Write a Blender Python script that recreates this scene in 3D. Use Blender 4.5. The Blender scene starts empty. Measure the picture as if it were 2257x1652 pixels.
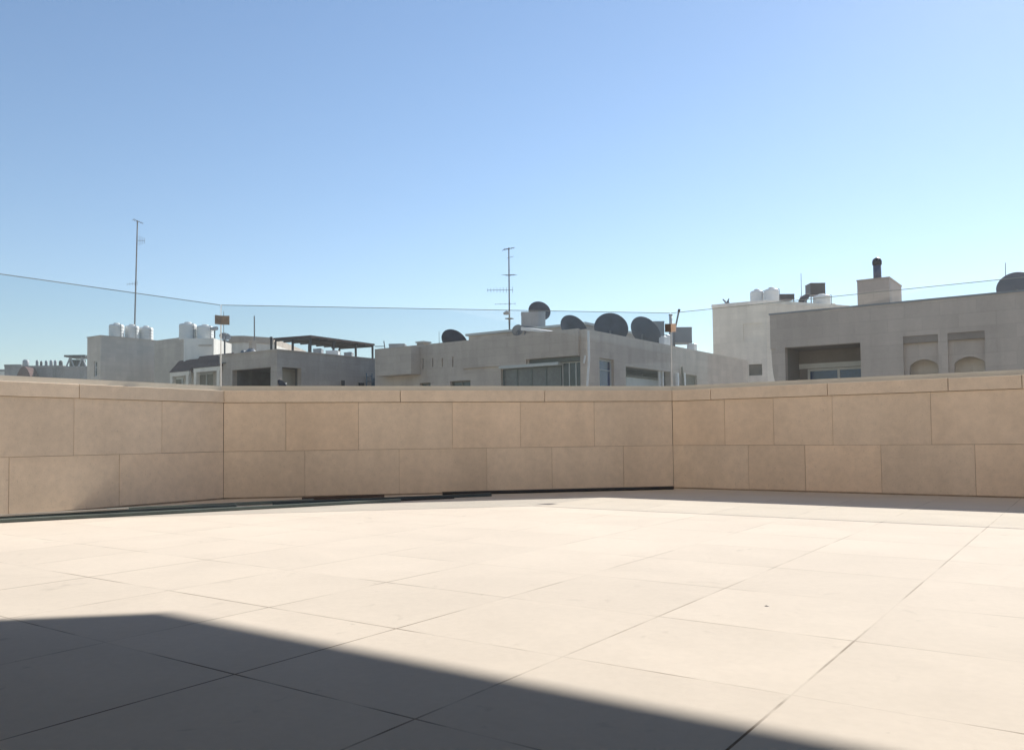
import bpy, bmesh, math, random
from mathutils import Vector, Matrix, Quaternion
random.seed(7)
S = bpy.context.scene
R = math.radians

# ------------------------------------------------------------------ camera
# World X / Y run along the terrace tiles: +Y points at the right parapet, +X along it to the right.
W0, H0, FPX = 2257., 1652., 1840.
CYP, PITCH, ROLL, YAW, CH = 893., R(2.1), R(.65), R(35.2), .60
_f = Vector((0, math.cos(PITCH), math.sin(PITCH))); _u = Vector((0, -math.sin(PITCH), math.cos(PITCH))); _r = Vector((1, 0, 0))
_c, _s = math.cos(ROLL), math.sin(ROLL)
_rz = Matrix.Rotation(YAW, 3, 'Z')
CR, CU, CF = _rz @ (_c*_r - _s*_u), _rz @ (_s*_r + _c*_u), _rz @ _f
cam_d = bpy.data.cameras.new('camera'); cam = bpy.data.objects.new('camera', cam_d); S.collection.objects.link(cam)
cam_d.sensor_width = 36; cam_d.lens = FPX/W0*36; cam_d.shift_y = (CYP-H0/2)/W0
cam_d.clip_start = .05; cam_d.clip_end = 6000
m = Matrix.Identity(4)
for i in range(3):
    m[i][0], m[i][1], m[i][2] = CR[i], CU[i], -CF[i]
m[2][3] = CH
cam.matrix_world = m
S.camera = cam

# ------------------------------------------------------------------ sky and sun
SUN_EL, SUN_AZ = R(35.3), R(1.1)          # azimuth from +Y towards +X
w = bpy.data.worlds.new("World"); S.world = w; w.use_nodes = True
nt = w.node_tree; bg = nt.nodes['Background']
sky = nt.nodes.new('ShaderNodeTexSky'); sky.sky_type = 'NISHITA'; sky.sun_disc = False
sky.sun_elevation = SUN_EL; sky.sun_rotation = SUN_AZ % (2*math.pi)
sky.altitude = 400; sky.air_density = 1.2; sky.dust_density = .15; sky.ozone_density = 3.2
nt.links.new(sky.outputs[0], bg.inputs[0]); bg.inputs[1].default_value = .092
sd = Vector((math.sin(SUN_AZ)*math.cos(SUN_EL), math.cos(SUN_AZ)*math.cos(SUN_EL), math.sin(SUN_EL)))
sun_d = bpy.data.lights.new('sun', 'SUN'); sun_d.energy = 5.0; sun_d.angle = R(.36); sun_d.color = (1, .95, .88)
sun = bpy.data.objects.new('sun', sun_d); S.collection.objects.link(sun)
sun.rotation_euler = sd.to_track_quat('Z', 'Y').to_euler()
vs = S.view_settings
vs.view_transform = 'Standard'; vs.look = 'None'; vs.gamma = 1; vs.use_curve_mapping = False; vs.exposure = .60
S.cycles.max_bounces = 8; S.cycles.diffuse_bounces = 5; S.cycles.transparent_max_bounces = 12

# ------------------------------------------------------------------ bearings measured on the photograph -> places
def ray(x, y): return CF + (x-W0/2)/FPX*CR - (y-CYP)/FPX*CU
def floor_at(x, y, z=0):
    d = ray(x, y); t = (z-CH)/d.z; return Vector((0, 0, CH)) + t*d
def at(x, y, D):
    d = ray(x, y); t = D/(d @ (_rz @ Vector((0, 1, 0)))); return Vector((0, 0, CH)) + t*d
def PV(x, y, v): d = ray(x, y); t = v/d.y; return t*d.x, CH+t*d.z       # on the plane Y = v
def PU(x, y, u): d = ray(x, y); t = u/d.x; return t*d.y, CH+t*d.z       # on the plane X = u
def PW(x, y, A, B):                                                      # on the upright plane through A, B
    d = ray(x, y); ab = (B-A).xy; n = Vector((-ab.y, ab.x)); t = (A.xy @ n)/(d.xy @ n)
    p = Vector((0, 0, CH)) + t*d; return (p.xy-A.xy) @ ab.normalized(), p.z

# ------------------------------------------------------------------ materials
def mat(name, col, rough=.8, var=.06, scale=3., bump=0., bscale=40., metal=0., brick=None, streak=0., spec=.5, tint=False, dirt=0.):
    """base colour with mottling; brick=(course length, course height, joint, joint darkness); streak = rain streaks"""
    m = bpy.data.materials.new(name); m.use_nodes = True
    n, l = m.node_tree.nodes, m.node_tree.links
    b = n['Principled BSDF']; b.inputs['Roughness'].default_value = rough; b.inputs['Metallic'].default_value = metal
    b.inputs['Specular IOR Level'].default_value = spec
    geo = n.new('ShaderNodeNewGeometry')
    def noise(sc, det=5, vec=None):
        t = n.new('ShaderNodeTexNoise'); t.inputs['Scale'].default_value = sc; t.inputs['Detail'].default_value = det
        l.new(vec or geo.outputs['Position'], t.inputs['Vector']); return t.outputs['Fac']
    def ramp(fac, lo, hi, a=.3, bb=.7):
        r = n.new('ShaderNodeMapRange'); l.new(fac, r.inputs['Value'])
        for k, v in zip(('From Min', 'From Max', 'To Min', 'To Max'), (a, bb, lo, hi)): r.inputs[k].default_value = v
        return r.outputs['Result']
    def mul(a, bb):
        q = n.new('ShaderNodeMath'); q.operation = 'MULTIPLY'; l.new(a, q.inputs[0])
        if isinstance(bb, float): q.inputs[1].default_value = bb
        else: l.new(bb, q.inputs[1])
        return q.outputs[0]
    vec = None
    if tint:
        a0 = n.new('ShaderNodeAttribute'); a0.attribute_name = 'tone'
        sv = n.new('ShaderNodeVectorMath'); sv.operation = 'MULTIPLY_ADD'; sv.inputs[1].default_value = (97, 61, 43)
        l.new(a0.outputs['Vector'], sv.inputs[0]); l.new(geo.outputs['Position'], sv.inputs[2]); vec = sv.outputs[0]
    v = mul(ramp(noise(scale, 5, vec), 1-var, 1+var), ramp(noise(scale*.23, 3, vec), 1-var, 1+var))
    v = mul(v, ramp(noise(scale*14, 3, vec), 1-var*.6, 1+var*.6))
    if tint:
        v = mul(v, ramp(noise(70, 2, vec), 1., .86, .62, .74)); v = mul(v, ramp(noise(17, 6, vec), 1.03, .95, .35, .68))
    if streak:
        mp = n.new('ShaderNodeMapping'); mp.inputs['Scale'].default_value = (1, 1, .12); l.new(geo.outputs['Position'], mp.inputs['Vector'])
        v = mul(v, ramp(noise(1.6, 6, mp.outputs[0]), 1-streak, 1+streak*.3, .35, .6))
    if dirt:
        v = mul(v, ramp(noise(1.1, 8), 1-dirt, 1., .28, .46))
    h = None
    if brick:
        bl, bh, bj, bd = brick
        sx = n.new('ShaderNodeSeparateXYZ'); l.new(geo.outputs['Position'], sx.inputs[0])
        ad = n.new('ShaderNodeMath'); ad.operation = 'ADD'; l.new(sx.outputs[0], ad.inputs[0]); l.new(sx.outputs[1], ad.inputs[1])
        cb = n.new('ShaderNodeCombineXYZ'); l.new(ad.outputs[0], cb.inputs[0]); l.new(sx.outputs[2], cb.inputs[1])
        bt = n.new('ShaderNodeTexBrick'); bt.inputs['Scale'].default_value = 1; bt.inputs['Brick Width'].default_value = bl
        bt.inputs['Row Height'].default_value = bh; bt.inputs['Mortar Size'].default_value = bj
        bt.inputs['Color1'].default_value = (1.045, 1.045, 1.045, 1); bt.inputs['Color2'].default_value = (.94, .94, .94, 1); bt.inputs['Mortar'].default_value = (bd, bd, bd, 1)
        l.new(cb.outputs[0], bt.inputs['Vector']); v = mul(v, bt.outputs['Color'])
        h = bt.outputs['Fac']
    mx = n.new('ShaderNodeMix'); mx.data_type = 'RGBA'; mx.blend_type = 'MULTIPLY'; mx.inputs['Factor'].default_value = 1
    mx.inputs[6].default_value = (*col, 1); l.new(v, mx.inputs[7])
    out = mx.outputs[2]
    if tint:                                     # every slab of a wall has a stone tone of its own
        at_ = n.new('ShaderNodeAttribute'); at_.attribute_name = 'tone'
        m2 = n.new('ShaderNodeMix'); m2.data_type = 'RGBA'; m2.blend_type = 'MULTIPLY'; m2.inputs['Factor'].default_value = 1
        l.new(out, m2.inputs[6]); l.new(at_.outputs['Color'], m2.inputs[7]); out = m2.outputs[2]
    l.new(out, b.inputs['Base Color'])
    if bump:
        bp = n.new('ShaderNodeBump'); bp.inputs['Strength'].default_value = bump; bp.inputs['Distance'].default_value = .01
        l.new(noise(bscale, 6), bp.inputs['Height']); l.new(bp.outputs[0], b.inputs['Normal'])
    return m

def glass_mat(name, tr, gl=.06):
    m = bpy.data.materials.new(name); m.use_nodes = True
    n, l = m.node_tree.nodes, m.node_tree.links
    for x in list(n): n.remove(x)
    o = n.new('ShaderNodeOutputMaterial'); t = n.new('ShaderNodeBsdfTransparent'); t.inputs[0].default_value = (*tr, 1)
    g = n.new('ShaderNodeBsdfGlossy'); g.inputs['Roughness'].default_value = .02
    lw = n.new('ShaderNodeLayerWeight'); pw = n.new('ShaderNodeMath'); pw.operation = 'POWER'; l.new(lw.outputs['Facing'], pw.inputs[0]); pw.inputs[1].default_value = 4
    fr = n.new('ShaderNodeMath'); fr.operation = 'MULTIPLY_ADD'; l.new(pw.outputs[0], fr.inputs[0]); fr.inputs[1].default_value = .7; fr.inputs[2].default_value = .025
    mx = n.new('ShaderNodeMixShader'); l.new(fr.outputs[0], mx.inputs[0]); l.new(t.outputs[0], mx.inputs[1]); l.new(g.outputs[0], mx.inputs[2])
    l.new(mx.outputs[0], o.inputs[0]); return m

TU0, TV0, TU, TV = -.600, 1.350, .615, .598       # tile grid
def tile_mat():
    m = bpy.data.materials.new('floor_tile'); m.use_nodes = True
    n, l = m.node_tree.nodes, m.node_tree.links
    b = n['Principled BSDF']; b.inputs['Roughness'].default_value = .9; b.inputs['Specular IOR Level'].default_value = .04
    geo = n.new('ShaderNodeNewGeometry'); sx = n.new('ShaderNodeSeparateXYZ'); l.new(geo.outputs['Position'], sx.inputs[0])
    def mth(op, a, bb=None, c=None):
        q = n.new('ShaderNodeMath'); q.operation = op
        for i, z in enumerate((a, bb, c)):
            if z is None: continue
            if isinstance(z, (int, float)): q.inputs[i].default_value = z
            else: l.new(z, q.inputs[i])
        return q.outputs[0]
    def noise(sc, det=4, vec=None, dist=0):
        t = n.new('ShaderNodeTexNoise'); t.inputs['Scale'].default_value = sc; t.inputs['Detail'].default_value = det; t.inputs['Distortion'].default_value = dist
        l.new(vec or geo.outputs['Position'], t.inputs['Vector']); return t.outputs['Fac']
    def mr(f, a, bb, lo, hi):
        r = n.new('ShaderNodeMapRange'); l.new(f, r.inputs[0])
        for i, z in enumerate((a, bb, lo, hi)): r.inputs[i+1].default_value = z
        return r.outputs[0]
    pu = mth('DIVIDE', mth('SUBTRACT', sx.outputs[0], TU0), TU); pv_ = mth('DIVIDE', mth('SUBTRACT', sx.outputs[1], TV0), TV)
    fu, fv = mth('FRACT', pu), mth('FRACT', pv_)
    du = mth('MULTIPLY', mth('MINIMUM', fu, mth('SUBTRACT', 1, fu)), TU); dv = mth('MULTIPLY', mth('MINIMUM', fv, mth('SUBTRACT', 1, fv)), TV)
    d = mth('MINIMUM', du, dv)
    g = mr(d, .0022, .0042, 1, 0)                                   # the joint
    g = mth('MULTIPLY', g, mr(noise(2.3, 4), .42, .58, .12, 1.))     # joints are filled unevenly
    g = mth('MULTIPLY', g, mr(mth('ADD', sx.outputs[1], mth('MULTIPLY', noise(.5, 2), 2.)), 2.4, 4.0, 1., .45))   # painted darker in the foreground shade, fainter in the sunlit part
    cid = n.new('ShaderNodeCombineXYZ'); l.new(mth('FLOOR', pu), cid.inputs[0]); l.new(mth('FLOOR', pv_), cid.inputs[1])
    wn = n.new('ShaderNodeTexWhiteNoise'); wn.noise_dimensions = '3D'; l.new(cid.outputs[0], wn.inputs['Vector'])
    sh = n.new('ShaderNodeVectorMath'); sh.operation = 'MULTIPLY_ADD'; l.new(wn.outputs['Color'], sh.inputs[0]); sh.inputs[1].default_value = (30, 30, 30); l.new(geo.outputs['Position'], sh.inputs[2])
    v = mr(wn.outputs['Value'], 0, 1, .975, 1.02)
    v = mth('MULTIPLY', v, mr(noise(2.2, 6, sh.outputs[0], .6), .3, .7, .96, 1.03))
    v = mth('MULTIPLY', v, mr(noise(38, 4, sh.outputs[0]), .3, .7, .975, 1.02))
    v = mth('MULTIPLY', v, mr(noise(.55, 5), .35, .6, .965, 1.01))
    v = mth('MULTIPLY', v, mr(noise(5.5, 9, None, 1.4), .66, .78, 1., .80))     # scuffs
    v = mth('MULTIPLY', v, mr(noise(23, 3), .74, .80, 1., .72))      # grit and small stains
    c = n.new('ShaderNodeMix'); c.data_type = 'RGBA'; c.blend_type = 'MULTIPLY'; c.inputs[0].default_value = 1
    c.inputs[6].default_value = (*FLOOR_COL, 1); l.new(v, c.inputs[7])
    c2 = n.new('ShaderNodeMix'); c2.data_type = 'RGBA'; l.new(g, c2.inputs[0]); l.new(c.outputs[2], c2.inputs[6]); c2.inputs[7].default_value = (.17, .135, .10, 1)
    l.new(c2.outputs[2], b.inputs['Base Color'])
    bp = n.new('ShaderNodeBump'); bp.inputs['Strength'].default_value = .35; bp.inputs['Distance'].default_value = .004
    hh = mth('SUBTRACT', mth('MULTIPLY', noise(55, 5, sh.outputs[0]), .25), g); l.new(hh, bp.inputs['Height']); l.new(bp.outputs[0], b.inputs['Normal'])
    return m

FLOOR_COL = (.63, .562, .480)
M = dict(
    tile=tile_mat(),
    slab=mat('tan_stone', (.80, .65, .505), .85, .035, 6, .16, 120, tint=True, streak=.09),
    coping=mat('coping_stone', (.76, .63, .50), .8, .05, 6, .10, 90, tint=True, dirt=.06),
    mortar=mat('stone_joint', (.40, .30, .22), .95, .2, 9),
    channel=mat('base_channel_metal', (.62, .60, .54), .5, .04, 5),
    glass_l=glass_mat('tinted_glass', (.925, .945, .95)), glass_m=glass_mat('grey_glass', (.90, .92, .925)), glass_r=glass_mat('clear_glass', (.965, .975, .97)),
    glass_edge=mat('glass_edge', (.26, .32, .33), .2, .03, 5),
    clamp=mat('brown_clamp', (.21, .195, .18), .5, .1, 30), clamp_o=mat('orange_clamp', (.84, .62, .48), .55, .08, 40), clamp_d=mat('dark_clamp', (.09, .06, .04), .5, .1, 30),
    seal=mat('white_seal', (.80, .80, .78), .5, .05, 20),
    black=mat('black_plastic', (.012, .012, .015), .45, .15, 9, .1), teal=mat('dark_coated_metal', (.035, .055, .065), .4, .2, 7),
    greyg=mat('grey_green_metal', (.15, .185, .17), .45, .12, 4), brownp=mat('brown_plastic', (.07, .045, .035), .5, .15, 8), pale=mat('pale_rod', (.55, .5, .44), .5, .1, 8),
    steel=mat('drain_steel', (.42, .40, .36), .4, .15, 30, metal=.6),
    bstone=mat('facade_stone', (.54, .465, .395), .9, .06, .8, .3, 25, brick=(.9, .36, .012, .90), streak=.10),
    bstone2=mat('facade_stone_grey', (.485, .42, .36), .9, .07, .7, .3, 25, brick=(.8, .33, .012, .90), streak=.12),
    bstone3=mat('facade_stone_pale', (.76, .69, .60), .9, .05, .7, .3, 25, brick=(1., .4, .010, .92), streak=.08),
    bstone4=mat('facade_stone_cool', (.49, .43, .38), .9, .05, .6, .3, 25, brick=(1.1, .45, .012, .91), streak=.08),
    render=mat('white_render', (.72, .685, .63), .9, .06, .9, .2, 20, streak=.14),
    roofing=mat('roof_screed', (.46, .44, .41), .95, .12, .8, .3, 20),
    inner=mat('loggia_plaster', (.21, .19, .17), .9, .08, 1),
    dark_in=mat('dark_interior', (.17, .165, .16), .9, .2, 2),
    lint=mat('dark_lintel', (.24, .21, .185), .85, .08, 2), farst=mat('far_stone', (.27, .255, .25), .9, .15, .5, streak=.2), cream=mat('cream_panel', (.50, .47, .40), .8, .05, 1.5),
    frame=mat('pale_window_frame', (.55, .56, .53), .5, .05, 4), white=mat('white_paint', (.78, .77, .75), .5, .04, 4),
    greenframe=mat('green_window_frame', (.14, .17, .16), .5, .05, 4), pane=mat('window_pane', (.07, .085, .09), .12, .3, .7), bluepane=mat('blue_window_pane', (.035, .075, .17), .08, .3, .7), greenpane=mat('green_window_pane', (.135, .14, .132), .3, .25, .6),
    blind=mat('green_blind', (.135, .155, .145), .8, .1, 3), olive=mat('olive_shutter', (.20, .185, .15), .8, .1, 3),
    rooftile=mat('brown_roof_tile', (.105, .046, .042), .85, .15, 4, .4, 8, brick=(.3, .3, .03, .6)),
    dish=mat('dish_back', (.045, .055, .082), .6, .25, 2, spec=.15), dishf=mat('dish_face', (.70, .69, .67), .5, .05, 2), dishb=mat('blue_grey_dish', (.085, .10, .13), .6, .1, 2, spec=.2), dishg=mat('grey_dish', (.33, .34, .35), .5, .1, 2),
    metal=mat('mast_metal', (.16, .17, .18), .5, .15, 3), tank=mat('tank_plastic', (.74, .73, .70), .55, .05, 2, dirt=.08), tankd=mat('tank_metal', (.22, .24, .26), .5, .1, 1.5, metal=.2), tankg=mat('tank_grey', (.36, .37, .385), .55, .08, 1.5, streak=.15),
    black_tank=mat('black_tank_plastic', (.022, .022, .028), .5, .2, 2), navy=mat('flue_metal', (.08, .095, .14), .5, .2, 2),
    perg=mat('pergola_timber', (.075, .05, .05), .8, .15, 3, brick=(6, .12, .02, .6)), dsteel=mat('dark_steel', (.03, .035, .04), .5, .2, 3), bluebarrel=mat('blue_barrel', (.03, .09, .15), .5, .1, 3),
    facade=mat('bounce_facade', (.70, .60, .49), .9, .05, .8), hwall=mat('house_wall', (.075, .07, .065), .9, .06, .8), cstone=mat('canopy_concrete', (.38, .35, .31), .9, .05, 1), ground=mat('dusty_ground', (.34, .30, .25), .95, .15, .05), asphalt=mat('far_roofs', (.3, .29, .28), .9, .1, .5),
    chim=mat('chimney_stone', (.48, .42, .37), .9, .06, 1.2, .3, 25, brick=(.7, .33, .012, .91)),
)

# ------------------------------------------------------------------ mesh helpers
class MB:
    def __init__(s): s.v, s.f, s.t = [], [], []
    def add(s, vs, fs, tone=1.):
        o = len(s.v); s.v += [Vector(x) for x in vs]; s.f += [[i+o for i in f] for f in fs]; s.t += [tone]*len(fs); return s
    def box(s, x0, x1, y0, y1, z0, z1, tone=1., Mx=None):
        x0, x1 = sorted((x0, x1)); y0, y1 = sorted((y0, y1)); z0, z1 = sorted((z0, z1))
        v = [Vector(p) for p in ((x0, y0, z0), (x1, y0, z0), (x1, y1, z0), (x0, y1, z0), (x0, y0, z1), (x1, y0, z1), (x1, y1, z1), (x0, y1, z1))]
        if Mx: v = [Mx @ p for p in v]
        return s.add(v, [(3, 2, 1, 0), (4, 5, 6, 7), (0, 1, 5, 4), (1, 2, 6, 5), (2, 3, 7, 6), (3, 0, 4, 7)], tone)
    def cbox(s, x0, x1, y0, y1, z0, z1, c, tone=1., Mx=None):       # box with chamfered edges
        bm = bmesh.new(); bmesh.ops.create_cube(bm, size=1)
        for q in bm.verts: q.co = Vector(((x0+x1)/2+q.co.x*(x1-x0), (y0+y1)/2+q.co.y*(y1-y0), (z0+z1)/2+q.co.z*(z1-z0)))
        bmesh.ops.bevel(bm, geom=bm.edges[:], offset=c, segments=1, affect='EDGES')
        bm.verts.index_update(); vs = [q.co.copy() for q in bm.verts]
        if Mx: vs = [Mx @ p for p in vs]
        s.add(vs, [[q.index for q in f.verts] for f in bm.faces], tone); bm.free(); return s
    def prism(s, poly, z0, z1, tone=1.):
        n = len(poly)
        if sum(poly[i][0]*poly[(i+1) % n][1]-poly[(i+1) % n][0]*poly[i][1] for i in range(n)) < 0: poly = poly[::-1]
        v = [(p[0], p[1], z0) for p in poly]+[(p[0], p[1], z1) for p in poly]
        return s.add(v, [list(range(n))[::-1], list(range(n, 2*n))]+[(i, (i+1) % n, n+(i+1) % n, n+i) for i in range(n)], tone)
    def tube(s, pts, r, seg=8, r2=None):
        pts = [Vector(p) for p in pts]; n = len(pts); rings = []; ref = None
        for i, p in enumerate(pts):
            d = (pts[min(i+1, n-1)]-pts[max(i-1, 0)]).normalized()
            a = d.orthogonal().normalized() if ref is None else (ref-d*(ref @ d)).normalized()
            ref = a; b = d.cross(a); rr = r if r2 is None else r+(r2-r)*i/(n-1)
            rings += [p+rr*(math.cos(2*math.pi*k/seg)*a+math.sin(2*math.pi*k/seg)*b) for k in range(seg)]
        fs = [(i*seg+k, i*seg+(k+1) % seg, (i+1)*seg+(k+1) % seg, (i+1)*seg+k) for i in range(n-1) for k in range(seg)]
        fs += [list(range(seg))[::-1], list(range((n-1)*seg, n*seg))]
        return s.add(rings, fs)
    def lathe(s, prof, seg=24, Mx=None):                             # prof = [(r, z)...] from bottom to top
        v = []; n = len(prof)
        for r, z in prof: v += [Vector((r*math.cos(2*math.pi*k/seg), r*math.sin(2*math.pi*k/seg), z)) for k in range(seg)]
        if Mx: v = [Mx @ p for p in v]
        fs = [(i*seg+k, i*seg+(k+1) % seg, (i+1)*seg+(k+1) % seg, (i+1)*seg+k) for i in range(n-1) for k in range(seg)]
        fs += [list(range(seg))[::-1], list(range((n-1)*seg, n*seg))]
        return s.add(v, fs)
    def obj(s, name, material, parent=None, smooth=False):
        me = bpy.data.meshes.new(name)
        off = Vector((0, 0, 0))
        q = parent
        while q is not None: off += Vector(q.location); q = q.parent
        me.from_pydata([tuple(p-off) for p in s.v], [], s.f); me.update()
        ca = me.color_attributes.new('tone', 'FLOAT_COLOR', 'CORNER')
        for p in me.polygons:
            t = s.t[p.index]; t = t if isinstance(t, tuple) else (t, t, t)
            for li in p.loop_indices: ca.data[li].color = (*t, 1)
            p.use_smooth = smooth and len(p.vertices) == 4
        me.materials.append(M[material] if isinstance(material, str) else material)
        o = bpy.data.objects.new(name, me); S.collection.objects.link(o)
        if parent: o.parent = parent
        return o
def tag(o, label, cat, group=None):
    o['label'] = label; o['category'] = cat
    if group: o['group'] = group
    return o
def thing(name, label, cat, loc, group=None):
    o = bpy.data.objects.new(name, None); S.collection.objects.link(o); o.location = Vector(loc); o.empty_display_size = .2
    return tag(o, label, cat, group)
def structure(o): o['kind'] = 'structure'; return o

# ------------------------------------------------------------------ the setting: ground, terrace
LC, RC = Vector((-7.215, 5.19, 0)), Vector((-3.905, 8.635, 0))       # inner corners of the parapet at floor level
WL0, WR1 = Vector((-7.215, -3.4, 0)), Vector((9.0, 8.635, 0))
dm = (RC-LC).normalized(); nm = Vector((-dm.y, dm.x, 0))              # outward normal of the middle wall
def isect(p, d, q, e):
    den = d.x*e.y-d.y*e.x; t = ((q.x-p.x)*e.y-(q.y-p.y)*e.x)/den; return p+d*t
X_, Y_ = Vector((1, 0, 0)), Vector((0, 1, 0))
def offset_line(o):                                                  # the parapet line moved outwards by o
    l0, r0 = Vector((WL0.x-o, WL0.y, 0)), Vector((WR1.x, WR1.y+o, 0)); mp = LC+nm*o
    return [l0, isect(l0, Y_, mp, dm), isect(r0, X_, mp, dm), r0]
TH = .30
outer = offset_line(TH)
g = MB().box(-300, 250, -50, 320, -13.4, -13); structure(g.obj('ground', 'ground'))
foot = [p.xy for p in outer]+[Vector((9, -3.4)), ]
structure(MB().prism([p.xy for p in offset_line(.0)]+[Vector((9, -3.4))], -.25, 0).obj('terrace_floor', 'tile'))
structure(MB().prism([p.xy for p in offset_line(TH-.02)]+[Vector((9, -9)), Vector((-7.5, -9))], -13, -.252).obj('terrace_base', 'bstone2'))

# parapet walls: one thing each, faced with stone slabs
Z1, ZC0, ZC1 = .476, .968, 1.09
def parapet(A, B, oa, ob, up, lo, cj, name_label, ext0=None, ext1=None):
    L = (B-A).length; d = (B-A).normalized(); n = Vector((-d.y, d.x, 0))
    Mx = Matrix(((d.x, n.x, 0, A.x), (d.y, n.y, 0, A.y), (0, 0, 1, 0), (0, 0, 0, 1)))
    root = thing('parapet_wall', name_label, 'wall', (A+B)/2, 'stone parapet walls around the terrace')
    def cuts(js):
        js = sorted(j for j in js if .15 < j < L-.15); out = [0.]+js+[L]
        return out
    sl = MB()
    for z0, z1, js in ((0.012, Z1, lo), (Z1, ZC0, up)):
        c = cuts(js)
        for a, b in zip(c, c[1:]):
            t = random.uniform(.955, 1.04); wr = random.uniform(-.015, .02)
            jw = random.uniform(.0011, .0024); sl.cbox(a+jw, b-jw, random.uniform(0, .002), .03, z0+jw, z1-.0018, .0012, (t*(1+wr), t, t*(1-wr)), Mx)
    sl.obj('wall_slabs', 'slab', root)
    # the core between the facing and the outside, mitred at the corners
    p0, p1 = A+n*.006, B+n*.006
    MB().prism([p0.xy, p1.xy, ob.xy, oa.xy], -.25, ZC0-.001).obj('wall_core', 'mortar', root)
    return root, Mx, L, d, n
def joints(A, B, xs, y): return [PW(x, y, A, B)[0] for x in xs]
inn = [WL0, LC, RC, WR1]
lab = ['stone parapet wall on the left, running towards the camera from the corner with the white post',
       'middle parapet wall of tan stone slabs, set at an angle between the two corners',
       'stone parapet wall on the right with a strip of shadow along its foot']
def spread(js, a, b, step):                                          # carry the slab rhythm on outside the picture
    js = sorted(js); lo_, hi_ = js[0], js[-1]
    while lo_-step > a: lo_ -= step*random.uniform(.85, 1.1); js.append(lo_)
    while hi_+step < b: hi_ += step*random.uniform(.85, 1.1); js.append(hi_)
    return js
UP = [spread(joints(WL0, LC, (163, 357), 950), 0, 8, 1.1), joints(LC, RC, (630, 790, 997, 1147, 1310), 930), spread(joints(RC, WR1, (1597, 1705, 1835, 2052), 930), 0, 12.6, 1.0)]
LO = [spread(joints(WL0, LC, (20, 263), 1050), 0, 8, 1.1), joints(LC, RC, (672, 880, 1073, 1217, 1375), 1040), spread(joints(RC, WR1, (1650, 1775, 1943, 2150), 1040), 0, 12.6, .9)]
CJ = [spread(joints(WL0, LC, (173,), 860), 0, 8, 1.6), joints(LC, RC, (882, 1200), 872), spread(joints(RC, WR1, (1824, 2090, 2253), 850), 0, 12.6, 1.2)]
cin, cout = offset_line(-.014), offset_line(TH+.02)
for i in range(3):
    A, B = inn[i], inn[i+1]
    root, Mx, L, d, n = parapet(A, B, outer[i], outer[i+1], UP[i], LO[i], CJ[i], lab[i])
    cp = MB(); js = [0]+sorted(j for j in CJ[i] if .2 < j < L-.2)+[L]
    for a, b in zip(js, js[1:]):
        t = random.uniform(.95, 1.05)
        pa_in, pb_in = A+d*(a+.0025)-n*.014, A+d*(b-.0025)-n*.014
        pa_o, pb_o = A+d*(a+.0025)+n*(TH+.02), A+d*(b-.0025)+n*(TH+.02)
        if a == 0 and i: pa_in, pa_o = cin[i]+d*.002, cout[i]+d*.002
        if b == L and i < 2: pb_in, pb_o = cin[i+1]-d*.002, cout[i+1]-d*.002
        bm_ = MB().prism([pa_in.xy, pb_in.xy, pb_o.xy, pa_o.xy], ZC0+.001, ZC1, t)
        dz = random.uniform(-.0025, .0015); cp.add([q+Vector((0, 0, dz if q.z > ZC0+.05 else 0)) for q in bm_.v], bm_.f, t)
    c = cp.obj('coping', 'coping', root)
    bv = c.modifiers.new('edge', 'BEVEL'); bv.width = .004; bv.segments = 2

# glass balustrade on the coping
GO = .11; gl = offset_line(GO); gl2 = offset_line(GO+.017)
ch0, ch1 = offset_line(GO-.018), offset_line(GO+.035)
ZG = 1.975
glab = ['frameless glass panel on the left parapet wall, its top edge rising to the left', 'long greyish glass panel standing on the middle parapet wall', 'clear glass panel standing on the right parapet wall']
for i in range(3):
    A, B = gl[i], gl[i+1]; d = (B-A).normalized(); e0, e1 = (.006 if i else 0), (.006 if i < 2 else 0)
    root = thing('glass_balustrade', glab[i], 'glass panel', ((A+B)/2).xy.to_3d()+Vector((0, 0, ZC1)), 'glass balustrade panels on the parapet')
    A2, B2 = gl2[i], gl2[i+1]
    MB().prism([(A+d*e0).xy, (B-d*e1).xy, (B2-d*e1).xy, (A2+d*e0).xy], ZC1+.002, ZG-.004).obj('pane', ('glass_l', 'glass_m', 'glass_r')[i], root)
    MB().prism([(A+d*e0).xy, (B-d*e1).xy, (B2-d*e1).xy, (A2+d*e0).xy], ZG-.0038, ZG).obj('polished_edge', 'glass_edge', root)
    C0, C1, D0, D1 = ch0[i], ch0[i+1], A, B
    bc = MB().prism([C0.xy, C1.xy, (D1-Vector((0, 0, 0))).xy-(Vector((-d.y, d.x)))*.001, D0.xy-(Vector((-d.y, d.x)))*.001], ZC1+.001, ZC1+.052)
    E0, E1 = ch1[i], ch1[i+1]; nn = Vector((-d.y, d.x))
    bc.prism([A2.xy+nn*.001, B2.xy+nn*.001, E1.xy, E0.xy], ZC1+.001, ZC1+.052)
    bc.obj('base_channel', 'channel', root)

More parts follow.
